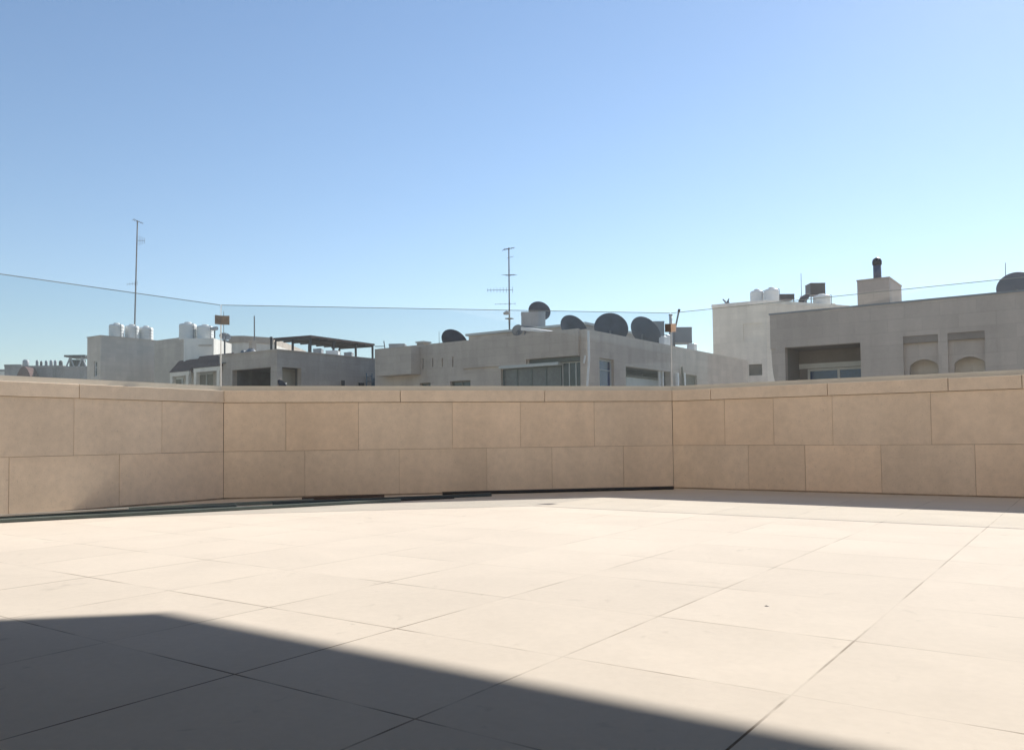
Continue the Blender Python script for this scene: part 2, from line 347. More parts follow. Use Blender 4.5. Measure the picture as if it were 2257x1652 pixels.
def corner(idx, label, zc, halves, post):
    p = gl[idx]; din = (gl[idx-1]-p).normalized(); dout = (gl[idx+1]-p).normalized()
    root = thing('glass_clamp', label, 'clamp', (p.x, p.y, ZC1), 'corner clamps of the glass balustrade')
    bis = (din+dout).normalized()                                    # points to the inside of the terrace
    for dd, (ln, mt) in zip((din, dout), halves):
        n = Vector((-dd.y, dd.x, 0));  n = n if n @ bis > 0 else -n
        a = p+n*.004+dd*.001+bis*.004; c1 = a+dd*ln
        mb = MB().prism([a.xy, c1.xy, (c1+n*.010).xy, (a+n*.010).xy], zc-.0465, zc+.0465)
        o = mb.obj('clamp_plate', mt, root); bv = o.modifiers.new('edge', 'BEVEL'); bv.width = .003; bv.segments = 2
        b2 = MB(); q = a+dd*ln*.55+n*.010
        Mq = Matrix.Translation((q.x, q.y, zc)) @ n.to_track_quat('Z', 'Y').to_matrix().to_4x4()
        b2.lathe([(.012, 0), (.012, .004), (.008, .006)], 16, Mq); b2.obj('bolt_head', mt, root)
    r = post
    q = p+bis*.008
    MB().lathe([(r, ZC1+.003), (r, zc-.048)], 10, Matrix.Translation((q.x, q.y, 0))).obj('corner_seal', 'seal', root)
    MB().lathe([(r*.5, zc+.048), (r*.5, ZG-.002)], 8, Matrix.Translation((q.x, q.y, 0))).obj('corner_seal', 'seal', root)
corner(1, 'brown two-leaf corner clamp above a thin white post, at the left glass corner', 1.815, ((.075, 'clamp'), (.085, 'clamp')), .006)
corner(2, 'small corner clamp with one dark and one orange leaf, at the right glass corner', 1.80, ((.075, 'clamp_d'), (.062, 'clamp_o')), .003)

# ------------------------------------------------------------------ loose pipes and profiles along the foot of the wall
def profile(name, label, a, b, wd, ht, mt, kind='bar', z0=0., group='lengths of pipe and profile lying along the wall'):
    a, b = floor_at(*a, z0), floor_at(*b, z0); d = (b-a).normalized(); n = Vector((-d.y, d.x, 0)); L = (b-a).length
    Mx = Matrix(((d.x, n.x, 0, a.x), (d.y, n.y, 0, a.y), (0, 0, 1, z0), (0, 0, 0, 1)))
    mb = MB()
    if kind == 'pipe':
        k = 14; mb.tube([a+d*L*i/k+Vector((0, 0, ht/2+.001))+n*(.006*math.sin(i*.9)) for i in range(k+1)], ht/2, 12)
    elif kind == 'channel':                                          # a U-shaped aluminium track
        mb.box(0, L, 0, wd, .001, .005, 1, Mx); mb.box(0, L, 0, .004, .0052, ht, 1, Mx); mb.box(0, L, wd-.004, wd, .0052, ht, 1, Mx); mb.box(0, L, wd*.45, wd*.55, .0052, ht*.8, 1, Mx)
    else: mb.cbox(0, L, 0, wd, .001, ht, .003, 1, Mx)
    o = mb.obj(name, mt, None, kind == 'pipe')
    return tag(o, label, 'pipe' if kind == 'pipe' else 'metal profile', group)
profile('black_pipe', 'straight black pipe on the floor ending in the right wall corner', (1484, 1078), (975, 1091), .04, .036, 'black', 'pipe')
profile('metal_profile', 'dark teal metal profile beside the left end of the black pipe', (1080, 1092.5), (600, 1112), .05, .030, 'teal')
profile('brown_rod', 'short dark brown rod lying against the middle wall', (846, 1095.5), (665, 1102), .03, .032, 'brownp')
profile('metal_profile', 'long grey green profile nearest the camera, running out of the picture at the left', (880, 1104.5), (-95, 1156), .045, .028, 'greyg')
profile('metal_profile', 'grey green profile lying between the left wall corner and the longest profile', (690, 1105.5), (235, 1127), .04, .030, 'greyg')
profile('black_rod', 'thin black rod lying in the row of profiles at the foot of the wall corner', (1000, 1098), (330, 1130), .022, .018, 'black')
profile('metal_profile', 'dark profile behind the longest one, at the foot of the left wall', (520, 1117.5), (-60, 1146.5), .035, .028, 'teal')
profile('pale_rod', 'thin pale rod lying on the dark profile at the foot of the left wall', (283, 1122), (-60, 1141), .018, .016, 'pale', z0=.0285)
# pebble
p = floor_at(1690, 1335); bm = bmesh.new(); bmesh.ops.create_icosphere(bm, subdivisions=2, radius=.0065)
pm = MB(); bm.verts.index_update(); pm.add([Vector((q.co.x*1.3, q.co.y*.8, abs(q.co.z)*.45 if q.co.z > 0 else 0))*random.uniform(.85, 1.1)+p for q in bm.verts], [[q.index for q in f.verts] for f in bm.faces]); bm.free()
tag(pm.obj('pebble', 'black'), 'tiny dark pebble on the sunlit floor tiles', 'pebble')

# ------------------------------------------------------------------ the house of the terrace: canopy, wall behind; porch, wings, upper wall put in to shape the light (out of the frame)
HC = 6.2; k = HC/math.tan(SUN_EL); sh = Vector((math.sin(SUN_AZ)*k, math.cos(SUN_AZ)*k))
ap = Vector((-2.68, 1.70))+sh                                        # the corner of the canopy over the parapet corner
cd = Vector((1, .97)).normalized(); lft = ap-cd*((ap.x+11)/cd.x)
HV = -1.1
root = thing('terrace_house', 'stone house with a wide flat roof canopy over the terrace', 'house', (0, -5, 0))
CW = 3.4                                                              # a flat concrete canopy follows the parapet, high above it
MB().prism([ap, Vector((16, ap.y)), Vector((16, ap.y-CW)), ap+Vector((CW*.41, -CW)), lft+Vector((0, -CW*1.41)), lft], HC, HC+.45).obj('roof_canopy', 'cstone', root)
for q in (Vector((15.6, ap.y-1.7)), Vector((lft.x+.3, lft.y-2.))): MB().box(q.x-.2, q.x+.2, q.y-.2, q.y+.2, -13, HC-.002).obj('column', 'hwall', root)
hw = MB()
for a, b, z0, z1 in ((-7.5, -4.5, -.25, 2.7), (-1.5, 2.5, -.25, 2.7), (5.5, 10, -.25, 2.7), (-4.5, -1.5, 2.5, 2.7), (2.5, 5.5, 2.5, 2.7)): hw.box(a, b, HV-.38, HV, z0, z1-.002)
hw.box(-7.5, 10, HV-6, HV-.382, 2.3, 2.69); hw.box(2.6, 10, HV+.002, 1.6, -.25, 2.69); hw.box(-6.5, -3.7, HV+.002, -.3, -.25, 2.69)  # unseen side wings added to deepen the floor shade near the camera
up = MB().box(-11, 9.5, HV-.38, HV-.001, 2.702, 9.5); up.box(-11, 9.5, HV-8, HV-.382, 9.2, 9.5); up.obj('bounce_wall', 'facade', root)  # unseen upper wall, shaped to bounce sunlight onto the parapets
MB().prism([(-6.5, HV+.002), (10, HV+.002), (10, 3.1), (-1.2, 3.1), (-2.6, 2.2), (-4.6, .6), (-6.5, 0.)], 2.702, 2.92).obj('added_porch_roof', 'hwall', root)  # unseen porch added to keep skylight off the shaded floor
hw.obj('wall', 'hwall', root)
for a, b in ((-4.5, -1.5), (2.5, 5.5)):
    f = MB()
    for q in (a, (a+b)/2-.03, b-.06): f.box(q+.001, q+.059, HV-.28, HV-.18, 0.001, 2.44)
    f.box(a+.001, b-.001, HV-.28, HV-.18, 2.4401, 2.499); fo = f.obj('sliding_door', 'frame', root)
    MB().box(a+.06, b-.06, HV-.24, HV-.22, .01, 2.43).obj('pane', 'pane', fo)

# ------------------------------------------------------------------ neighbouring houses
ZB = -13.
def cells(s0, s1, z0, z1, ops):
    ss = sorted({s0, s1, *[o[0] for o in ops], *[o[1] for o in ops]}); zs = sorted({z0, z1, *[o[2] for o in ops], *[o[3] for o in ops]})
    out = []
    for a, b in zip(ss, ss[1:]):
        run = None
        for c, e in zip(zs, zs[1:]):
            mid = ((a+b)/2, (c+e)/2)
            if any(o[0] < mid[0] < o[1] and o[2] < mid[1] < o[3] for o in ops):
                if run: out.append((a, b, *run)); run = None
            else: run = (run[0], e) if run else (c, e)
        if run: out.append((a, b, *run))
    return out
def wall(mb, ax, pl, s0, s1, z0, z1, ops=(), t=.3):
    """upright wall whose outer face lies at Y = pl (ax 'v', seen from -Y) or X = pl (ax 'u', seen from +X)"""
    s0, s1 = sorted((s0, s1)); ops = [(*sorted(o[:2]), *sorted(o[2:])) for o in ops]
    for a, b, c, e in cells(s0, s1, z0, z1, ops):
        if ax == 'v': mb.box(a, b, pl, pl+t, c, e)
        else: mb.box(pl-t, pl, a, b, c, e)
    return mb
def bx(mb, ax, pl, s0, s1, z0, z1, d0, d1):                          # box from depth d0 to d1 behind a facade plane
    if ax == 'v': mb.box(s0, s1, pl+d0, pl+d1, z0, z1)
    else: mb.box(pl-d1, pl-d0, s0, s1, z0, z1)
    return mb
def window(root, ax, pl, s0, s1, z0, z1, dep=.12, n=2, fr='frame', pn='pane', fw=.06, name='window', sill=True, bar=None):
    s0, s1 = sorted((s0, s1)); z0, z1 = sorted((z0, z1)); e = .002
    f = MB()
    for i in range(n+1):
        q = s0+e+(s1-s0-2*e-fw)*i/n; bx(f, ax, pl, q, q+fw, z0+e, z1-e, dep, dep+.06)
    for i in range(n):
        q = s0+e+(s1-s0-2*e-fw)*i/n+fw; q1 = s0+e+(s1-s0-2*e-fw)*(i+1)/n
        bx(f, ax, pl, q, q1, z0+e, z0+e+fw, dep+.002, dep+.058); bx(f, ax, pl, q, q1, z1-e-fw, z1-e, dep+.002, dep+.058)
        if bar: bx(f, ax, pl, q, q1, z0+(z1-z0)*bar-.02, z0+(z1-z0)*bar+.02, dep+.002, dep+.058)
    o = f.obj(name, fr, root)
    bx(MB(), ax, pl, s0+e+.01, s1-e-.01, z0+e+.01, z1-e-.01, dep+.03, dep+.045).obj('pane', pn, o)
    return o
def recess(root, ax, pl, s0, s1, z0, z1, dep, mt='inner', ops=(), name='loggia'):
    """the room behind an opening: back wall, sides, soffit and floor, butted against the wall thickness"""
    s0, s1 = sorted((s0, s1)); z0, z1 = sorted((z0, z1)); mb = MB()
    bp = pl+dep if ax == 'v' else pl-dep
    wall(mb, ax, bp, s0-.2, s1+.2, z0-.2, z1+.2, ops, .2)
    for a, b in ((s0-.2, s0), (s1, s1+.2)): bx(mb, ax, pl, a, b, z0-.2, z1+.2, .302, dep-.002)
    bx(mb, ax, pl, s0+.002, s1-.002, z1, z1+.2, .302, dep-.002); bx(mb, ax, pl, s0+.002, s1-.002, z0-.2, z0, .302, dep-.002)
    return mb.obj(name, mt, root), bp
def shell(root, u0, u1, v0, v1, zt, zr, mt, front=(), right=(), skip='', pt=.3, roofm='roofing', top_front=None):
    """four outer walls standing to the parapet top zt, roof slab at zr"""
    mb = MB()
    wall(mb, 'v', v0, u0, u1, ZB, zt, front, pt); wall(mb, 'u', u1, v0+pt, v1, ZB, zt, right, pt)
    mb.box(u0, u0+pt, v0+pt, v1, ZB, zt); mb.box(u0+pt, u1-pt, v1-pt, v1, ZB, zt)
    o = mb.obj('wall', mt, root)
    MB().box(u0+pt, u1-pt, v0+pt, v1-pt, zr-.25, zr).obj('roof', roofm, root)
    return o
def capstone(root, segs, mt='bstone2', name='parapet_cap'):
    mb = MB()
    for s in segs: mb.box(*s)
    return mb.obj(name, mt, root)

# ---- central house (across the street)
VB, UB = 31.3, -18.1
zt = PV(1288, 725, VB)[1]; uL = PV(826, 770, VB)[0]; vR = PU(1648, 784, UB)[0]
h = thing('stone_house', 'wide grey stone house behind the middle glass, several satellite dishes on its roof', 'house', ((uL+UB)/2, (VB+vR)/2, ZB), 'stone houses across the street')
zbar = PV(1104, 813, VB)[1]; zlin = PV(1165, 792, VB)[1]; ub0, ub1, ub2 = PV(1104, 830, VB)[0], PV(1166, 800, VB)[0], PV(1279, 800, VB)[0]
front = [(ub0, ub2, 1.2, zbar), (ub1, ub2, zbar, zlin)]
smalls = []
for xa, xb, y in ((925, 949, 844), (992, 1037, 840)):
    a, z = PV(xa, y, VB); b, _ = PV(xb, y, VB); smalls.append((a, b, 1.4, z)); front.append((a, b, 1.4, z))
for x, y0, y1 in ((932.5, 790, 813), (954, 789, 808), (975, 789, 808), (998, 786, 808)):
    a, z1 = PV(x, y0, VB); _, z0 = PV(x, y1, VB); front.append((a-.045, a+.045, z0, z1))
wv0, wz1 = PU(1321, 788, UB); wv1, _ = PU(1353, 792, UB); rv0, rz1 = PU(1379, 806, UB); rv1, _ = PU(1478, 812, UB)
dv0, dz1 = PU(1511, 824, UB); dv1, _ = PU(1536, 826, UB)
right = [(wv0, wv1, 1.5, wz1), (rv0, rv1, 1.2, rz1), (dv0, dv1, .8, dz1)]
zr = zt-.75
wl = shell(h, uL, UB, VB, vR, zt, zr, 'bstone', front, right)
# slits are blocked at the back of the wall
MB().box(front[-4][0]-.1, front[-1][1]+.1, VB+.07, VB+.12, min(o[2] for o in front[-4:])-.1, max(o[3] for o in front[-4:])+.1).obj('slot_lining', 'bstone', h)
# upper wall course stands a little proud over the right-hand half of the front
ca, cb = PV(1022, 800, VB)[0], PV(1160, 800, VB)[0]
capstone(h, [(PV(1163, 750, VB)[0], UB-.32, VB-.16, VB-.003, zlin, zt+.03)], 'bstone', 'spandrel')
capstone(h, [(ca, PV(1162, 790, VB)[0], VB-.10, VB-.003, zbar+.137, zt-.01)], 'bstone', 'spandrel')
# projecting block on the left end
bu0, bz1 = PV(826.5, 770, VB-.7); bu1, _ = PV(906, 763, VB-.7); bz0 = PV(826, 829, VB-.7)[1]
capstone(h, [(bu0, bu1, VB-.7, VB-.003, bz0, bz1)], 'bstone', 'bay')
uM = PV(1233, 820, VB)[0]
window(h, 'v', VB, ub0, uM, 1.2, zbar, .16, 4, 'greenframe', 'greenpane', .05)
window(h, 'v', VB, uM, ub2, 1.2, zbar+.135, .24, 3, 'frame', 'pane', .045, 'balcony_door', True, .30)
bl = MB(); bx(bl, 'v', VB, ub1+.002, ub2-.002, zbar+.14, zlin-.01, .05, .28); bl.obj('blind', 'blind', h)
bl = MB(); bx(bl, 'v', VB, ub0-.05, uM-.002, zbar+.002, zbar+.135, -.10, -.004); bx(bl, 'v', VB, ub1+.002, uM-.002, zbar+.002, zbar+.135, -.003, .28); bl.obj('blind_rail', 'frame', h)
for a, b, z0, z1 in smalls: window(h, 'v', VB, a, b, z0, z1, .15, 2, 'olive', 'pane')
window(h, 'u', UB, wv0, wv1, 1.5, wz1, .14, 1, 'frame', 'bluepane', .1, 'window', True, .8)
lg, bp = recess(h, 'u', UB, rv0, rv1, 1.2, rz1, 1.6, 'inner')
ra, rb = PU(1392, 830, UB-1.3)[0], PU(1445, 838, UB-1.3)[0]
bxp = MB(); bx(bxp, 'u', UB, rv0+1.0, rv0+4.6, 1.2, PU(1400, 829, UB)[1], .5, .62); bxp.obj('balcony_panel', 'frame', h)
rl = MB(); bx(rl, 'u', UB, rv0+.8, rv0+4.9, PU(1400, 829, UB)[1]+.002, PU(1400, 824, UB)[1], .45, .7); rl.obj('balcony_rail', 'olive', h)
for x in (1459, 1466):
    v_, _ = PU(x, 830, UB); pm = MB(); bx(pm, 'u', UB, v_-.05, v_+.05, 1.201, rz1-.002, .1, .2); pm.obj('balcony_post', 'white', h)
for x, mt in ((1489.5, 'white'), (1504.5, 'white')):
    v_, z1 = PU(x, 822, UB); pm = MB(); bx(pm, 'u', UB, v_-.08, v_+.08, .8, z1, -.14, -.003); pm.obj('drain_pipe', mt, h)
pm = MB().tube([(UB+.12, PU(1498, 808, UB)[0], PU(1498, 808, UB)[1]), (UB+.12, PU(1505, 852, UB)[0], PU(1505, 852, UB)[1]-.8)], .06); pm.obj('drain_pipe', 'olive', h)
window(h, 'u', UB, dv0, dv1, .8, dz1, .12, 1, 'olive', 'olive', .06, 'shutter')
# pipes down the corner
pp = MB(); v_ = VB-.1
a0, z_ = PV(1296.5, 729, v_); a1, z2 = PV(1290, 853, v_)
pp.tube([(a0, v_, z_), (a0+.02, v_, (z_+z2)/2), (a1, v_, z2-1)], .05); pp.obj('drain_pipe', 'white', h)
pp = MB(); a0, z_ = PV(1290, 783, v_); a1, z2 = PV(1287, 800, v_); pp.tube([(a0, v_, z_), (a1, v_, z2)], .04); pp.obj('drain_pipe', 'white', h)
# raised roof edge behind
pu0, pz1 = PV(1033, 735, 36.); pu1, _ = PV(1135, 726, 36.)
pz1 = (PV(1033, 735, 36.)[1]+PV(1130, 727, 36)[1])/2
pe = MB().box(pu0, PV(1290, 720, 36)[0], 36., 43., zr+.002, pz1-.12); pe.obj('roof_room', 'bstone', h)
MB().box(pu0-.12, PV(1290, 720, 36)[0]+.1, 35.85, 43.1, pz1-.118, pz1).obj('roof_edge', 'frame', h)
HOUSE_ROOF = zr

# ---- rooftop builders
def DV(x, y, v): u_, z_ = PV(x, y, v); return u_*_rz.col[1][0]+v*_rz.col[1][1]     # distance down the view of the plane Y = v
def DU(x, y, u): v_, z_ = PU(x, y, u); return u*_rz.col[1][0]+v_*_rz.col[1][1]
def dish(name, label, x, y, D, wpx, az, el, base, mtb='dish', mtf='dishf', group='satellite dishes on the roofs'):
    """offset dish at the bearing (x, y), D metres off, wpx wide; az clockwise from the view axis, el above the horizon"""
    c = at(x, y, D); r = wpx/2/FPX*D
    a_ = -YAW+R(az); nrm = Vector((math.sin(a_)*math.cos(R(el)), math.cos(a_)*math.cos(R(el)), math.sin(R(el))))
    root = thing(name, label, 'satellite dish', (c.x, c.y, base), group)
    Q = Matrix.Translation(c) @ nrm.to_track_quat('Z', 'Y').to_matrix().to_4x4()
    dp = .32*r; rings = 7
    back = [(r*i/rings if i else .001, dp*(i/rings)**2-dp-.012) for i in range(rings+1)]
    rim = [(r+.012, -.012), (r+.012, .006), (r-.012, .006)]
    face = [(r*i/rings if i else .001, dp*(i/rings)**2-dp) for i in range(rings, -1, -1)]
    ref = MB().lathe(back+rim[:2], 40, Q).obj('reflector', mtb, root, True)
    MB().lathe([rim[2]]+face[1:], 40, Q).obj('reflector_face', mtf, ref, True)
    bs = c-nrm*(dp+.03); foot_ = Vector((bs.x, bs.y, base))
    mt_ = MB().tube([foot_, (bs.x, bs.y, bs.z-.02)], .045, 10); mt_.box(bs.x-.22, bs.x+.22, bs.y-.22, bs.y+.22, base, base+.03)
    mt_.tube([bs-Vector((0, 0, .02)), c-nrm*dp], .06, 8); mt_.obj('mount_pole', 'metal', root)
    low = Q @ Vector((0, -r*.98, 0)) if (Q @ Vector((0, -r, 0))).z < (Q @ Vector((0, r, 0))).z else Q @ Vector((0, r*.98, 0))
    fp = c+nrm*(r*.85)-(c-low)*.25
    MB().tube([low, fp], .018, 6).obj('feed_arm', 'metal', root)
    MB().lathe([(.03, 0), (.05, .03), (.035, .12), (.02, .16)], 12, Matrix.Translation(fp) @ (c-fp).to_track_quat('Z', 'Y').to_matrix().to_4x4()).obj('feed_horn', 'dishf', root)
    return root
def make_tank(mt='tank'):
    root = thing('water_tank', '', 'water tank', (0, 0, 0))
    prof = [(.50, 0), (.52, .03)]
    for k in range(4):
        z = .10+.22*k; prof += [(.52, z), (.508, z+.03), (.508, z+.06), (.52, z+.09)]
    prof += [(.52, 1.0), (.512, 1.06), (.47, 1.12), (.38, 1.155), (.21, 1.18)]
    MB().lathe(prof, 28).obj('tank_body', mt, root, True)
    MB().lathe([(.205, 1.192), (.215, 1.20), (.215, 1.25), (.15, 1.28), (.02, 1.285)], 20).obj('tank_lid', mt, root, True)
    pp = MB().tube([(.44, 0, 1.12), (.56, 0, 1.13), (.58, 0, 1.05), (.58, 0, 0)], .022, 8); pp.obj('fill_pipe', 'metal', root)
    return root
def copy_tree(o, parent=None):
    c = o.copy(); S.collection.objects.link(c)
    if parent: c.parent = parent
    for ch in list(o.children): copy_tree(ch, c)
    return c
_proto = {}
def tank(x, ytop, ybot, D, wpx, label, group, base=None, mt='tank', rot=0.):
    if mt not in _proto: _proto[mt] = make_tank(mt); o = _proto[mt]
    else: o = copy_tree(_proto[mt])
    top, bot = at(x, ytop, D), at(x, ybot, D)
    wd = wpx/FPX*D; hgt = (top.z-(bot.z if base is None else base))
    o.location = (top.x, top.y, bot.z if base is None else base); o.scale = (wd/1.04, wd/1.04, hgt/1.285); o.rotation_euler.z = rot
    return tag(o, label, 'water tank', group)
def box_tank(name, label, cat, x0, x1, y0, y1, D, mt, dep, base, leg=True, group=None, yaw=0., seams=2):
    p0, p1 = at(x0, y0, D), at(x1, y0, D); b = at((x0+x1)/2, y1, D).z; c = (p0+p1)/2; wd = (p1-p0).xy.length/2
    root = thing(name, label, cat, (c.x, c.y, base), group)
    Mx = Matrix.Translation((c.x, c.y, 0)) @ Matrix.Rotation(YAW+yaw, 4, 'Z')
    bd = MB().cbox(-wd, wd, 0, dep, b, c.z, .02, 1, Mx)
    bd.obj('tank_shell', mt, root)
    rb = MB()
    rb.box(-wd-.015, wd+.015, -.015, dep+.015, c.z-.06, c.z-.02, 1, Mx); rb.box(-wd-.015, wd+.015, -.015, dep+.015, b+.02, b+.06, 1, Mx)
    for i in range(1, seams+1):
        q = -wd+2*wd*i/(seams+1); rb.box(q-.012, q+.012, -.01, -.0005, b+.062, c.z-.062, 1, Mx)
    rb.obj('tank_seams', mt, root)
    MB().lathe([(.14, c.z+.001), (.15, c.z+.03), (.02, c.z+.05)], 14, Mx @ Matrix.Translation((wd*.3, dep*.5, 0))).obj('tank_lid', mt, root)
    if leg and b-base > .06:
        for sx in (-1, 1):
            for q in (.05, dep-.05): MB().box(sx*(wd-.05)-.03, sx*(wd-.05)+.03, q-.03, q+.03, base, b-.001, 1, Mx).obj('leg', 'metal', root)
    return root

# ---- on the roof of the central house
hr = HOUSE_ROOF
dish('satellite_dish', 'dark dish half hidden behind the parapet, leftmost on the central house roof', 1002, 752, DV(1002, 752, VB+1.3), 63, 30, 40, hr)
dish('satellite_dish', 'small dark dish standing up behind the grey metal box, highest of the dishes', 1189, 685.5, DV(1189, 685, 38.6), 49, 18, 40, pz1)
dish('satellite_dish', 'tilted dark dish just left of the corner of the central house roof', 1265, 724, DV(1265, 724, VB+1.6), 68, 44, 36, hr)
dish('satellite_dish', 'largest round dark dish, rising right above the corner of the central house', 1347, 723, DU(1347, 723, UB-1.4), 75, 18, 36, hr)
dish('satellite_dish', 'blue grey dish leaning right, beside the largest round dish', 1423, 731, DU(1423, 731, UB-1.4), 76, 50, 34, hr, 'dishb')
dish('small_dish', 'small light grey dish at the left side of the grey metal box', 1141, 727, DV(1141, 727, 35.2), 26, -20, 35, hr, 'dishg', 'dishf')
box_tank('metal_tank', 'square grey metal tank box with a dish behind it', 'water tank', 1149, 1202, 686.5, 721, DV(1175, 700, 36.6), 'tankg', 1.0, pz1-.0, False, 'metal box tanks on the central house')
sl = thing('roof_panel', 'white sloping sheet roof under the square grey metal box', 'roof panel', at(1190, 728, 39.5)-Vector((0, 0, .2)))
a_, b_ = at(1148, 720.5, 39.2), at(1232, 732, 38.2); n2 = Vector((-(b_-a_).y, (b_-a_).x, 0)).normalized()*2.2
MB().add([a_, b_, b_+n2+Vector((0, 0, .12)), a_+n2+Vector((0, 0, .12)), a_-Vector((0, 0, .16)), b_-Vector((0, 0, .05)), b_+n2+Vector((0, 0, .02)), a_+n2+Vector((0, 0, .02))],
         [(0, 1, 2, 3), (7, 6, 5, 4), (4, 5, 1, 0), (5, 6, 2, 1), (6, 7, 3, 2), (7, 4, 0, 3)]).obj('sheet', 'white', sl)
lgm = MB()
for q in (a_+n2*.1+(b_-a_)*.05, b_+n2*.1-(b_-a_)*.05, a_+n2*.9+(b_-a_)*.05, b_+n2*.9-(b_-a_)*.05): MB().box(q.x-.04, q.x+.04, q.y-.04, q.y+.04, hr, q.z-.09).obj('leg', 'metal', sl)
box_tank('metal_tank', 'dark grey box tank behind the leaning blue grey dish', 'water tank', 1419, 1464, 707.5, 746, DU(1440, 720, UB-3.2), 'tankd', 1.1, hr, True, 'metal box tanks on the central house')
box_tank('metal_tank', 'grey box tank right of the right glass corner clamp', 'water tank', 1482, 1525, 720.5, 755, DU(1500, 735, UB-1.6), 'tankd', 1.1, hr, True, 'metal box tanks on the central house')
box_tank('air_conditioner', 'low grey air conditioner box near the left end of the central house roof', 'air conditioner', 857, 892, 757, 772, DV(875, 760, VB+1.2), 'tankg', .8, hr, True)
q = at(926, 752, DV(926, 752, VB+.33)); cst = thing('chimney_stub', 'short square stone stub on the left part of the central house parapet', 'chimney', (q.x, q.y, hr))
qw = 10/FPX*41.3
MB().box(q.x-qw, q.x+qw, q.y, q.y+.5, hr, q.z-.08).obj('shaft', 'bstone', cst); MB().box(q.x-qw-.05, q.x+qw+.05, q.y-.05, q.y+.55, q.z-.078, q.z).obj('cap', 'frame', cst)
DP = DU(1479, 730, UB-.7); p0, p1 = at(1479, 738, DP), at(1479, 692, DP)
t_ = thing('vent_pipe', 'grey vertical vent pipe rising behind the right glass corner', 'pipe', (p0.x, p0.y, hr))
MB().tube([(p0.x, p0.y, hr), (p0.x, p0.y, p1.z-.08)], .085, 12).obj('pipe', 'tankg', t_, True); MB().lathe([(.10, p1.z-.078), (.11, p1.z-.02), (.05, p1.z)], 12, Matrix.Translation((p0.x, p0.y, 0))).obj('cap', 'metal', t_)
DP = DU(1486, 730, UB-.8); p0, p1 = at(1486, 735, DP), at(1496, 687, DP)
t_ = thing('vent_pipe', 'thin dark leaning pole with a dark tip, right of the grey vent pipe', 'pipe', (p0.x, p0.y, hr))
MB().tube([(p0.x, p0.y, hr), p0, p1], .05, 8).obj('pole', 'metal', t_); MB().tube([p1, p1+(p1-p0).normalized()*.14], .075, 8).obj('tip', 'dsteel', t_)
for i, (x0, x1, y0, y1, D, lb) in enumerate(((1452, 1467, 741, 750, DU(1460, 745, UB-.5), 'white sheet lying on the parapet below the leaning dish'), (1464, 1472, 737, 751, DU(1468, 745, UB-.45), 'small white upright box left of the right glass corner, on the roof'), (1514, 1534, 758, 764, DU(1523, 757, UB-.6), 'crumpled white sheet on the roof right of the last box tank'))):
    a_, b_ = at(x0, y0, D), at(x1, y1, D)
    tag(MB().cbox(min(a_.x, b_.x), max(a_.x, b_.x)+.02, a_.y, a_.y+.4, b_.z-.35, a_.z, .02).obj('white_sheet' if i != 1 else 'white_box', 'white'), lb, 'sheet' if i != 1 else 'box')
def whip(name, label, x0, y0, x1, y1, D, base, r=.02, group=None):
    a_, b_ = at(x0, y0, D), at(x1, y1, D); t_ = thing(name, label, 'antenna', (a_.x, a_.y, base), group)
    MB().tube([(a_.x, a_.y, base), a_, b_], r, 6, r*.6).obj('mast', 'metal', t_)
    MB().box(a_.x-.15, a_.x+.15, a_.y-.15, a_.y+.15, base, base+.04).obj('foot', 'metal', t_)
    return t_
def yagi(root, c, d, ln, n, el_len, up=False, r=.012):                # an aerial: boom with cross elements
    d = d.normalized(); s_ = Vector((0, 0, 1)) if up else Vector((-d.y, d.x, 0))
    mb = MB().tube([c-d*ln*.4, c+d*ln*.6], r, 6)
    for i in range(n):
        p = c-d*ln*.38+d*ln*.96*i/(n-1); e = el_len*(1-.45*i/(n-1)); mb.tube([p-s_*e/2, p+s_*e/2], r*.8, 5)
    mb.obj('aerial', 'metal', root)
MR = _rz @ Vector((1, 0, 0)); MF = _rz @ Vector((0, 1, 0))            # across and along the street view
D = 40.; t_ = whip('antenna_mast', 'tall roof antenna mast with several aerials, on the central house', 1123, 726, 1121.5, 546, D, pz1-.0, .05)
yagi(t_, at(1119, 548.5, D), MR*.95+MF*.3+Vector((0, 0, .22)), .56, 7, .5, False, .014)
yagi(t_, at(1122, 606, D), MR*.6-MF*.8+Vector((0, 0, -.12)), .8, 6, .5, False, .010)
yagi(t_, at(1124, 567, D), MR*.8+MF*.5+Vector((0, 0, .3)), .3, 4, .25, False, .010)
yagi(t_, at(1108, 639, D), MR*-1, 1.25, 9, .30, True, .011)
yagi(t_, at(1118, 669.5, D), MR*-1+MF*.1, 1.0, 5, .12, True, .008)
q = at(1117, 689, D); MB().lathe([(.02, -.1), (.16, -.08), (.18, 0), (.02, .1)], 14, Matrix.Translation(q)).obj('radome', 'dishg', t_)
whip('antenna_whip', 'thin short whip antenna left of the leftmost roof dish', 968, 752, 967.7, 730, DV(968, 752, VB+.8), hr, .015)

# ---- right house
VR = 31.3
zr_t = PV(2100, 657, VR)[1]
h = thing('stone_house', 'grey stone house at the right edge with a chimney and a deep loggia', 'house', (-4, VR+6, ZB), 'stone houses across the street')
u0 = PV(1697, 720, VR)[0]; u_ch0, u_ch1 = PV(1890.5, 660, VR)[0], PV(1961, 640, VR)[0]
l0, lz1 = PV(1730, 766, VR); l1, _ = PV(1896, 756, VR)
fr = [(l0, l1, 1.0, lz1)]
nich = []
for xa, xb, yt in ((1990, 2067, 741.5), (2088, 2170, 734)):
    a, z1 = PV(xa, yt, VR); b, _ = PV(xb, yt-5, VR); nich.append((a, b, .6, z1)); fr.append((a, b, .6, z1))
zrr = zr_t-.7
OW = l0-u0
shell(h, l0-.35, 9., VR, VR+12, zr_t, zrr, 'bstone4', fr)
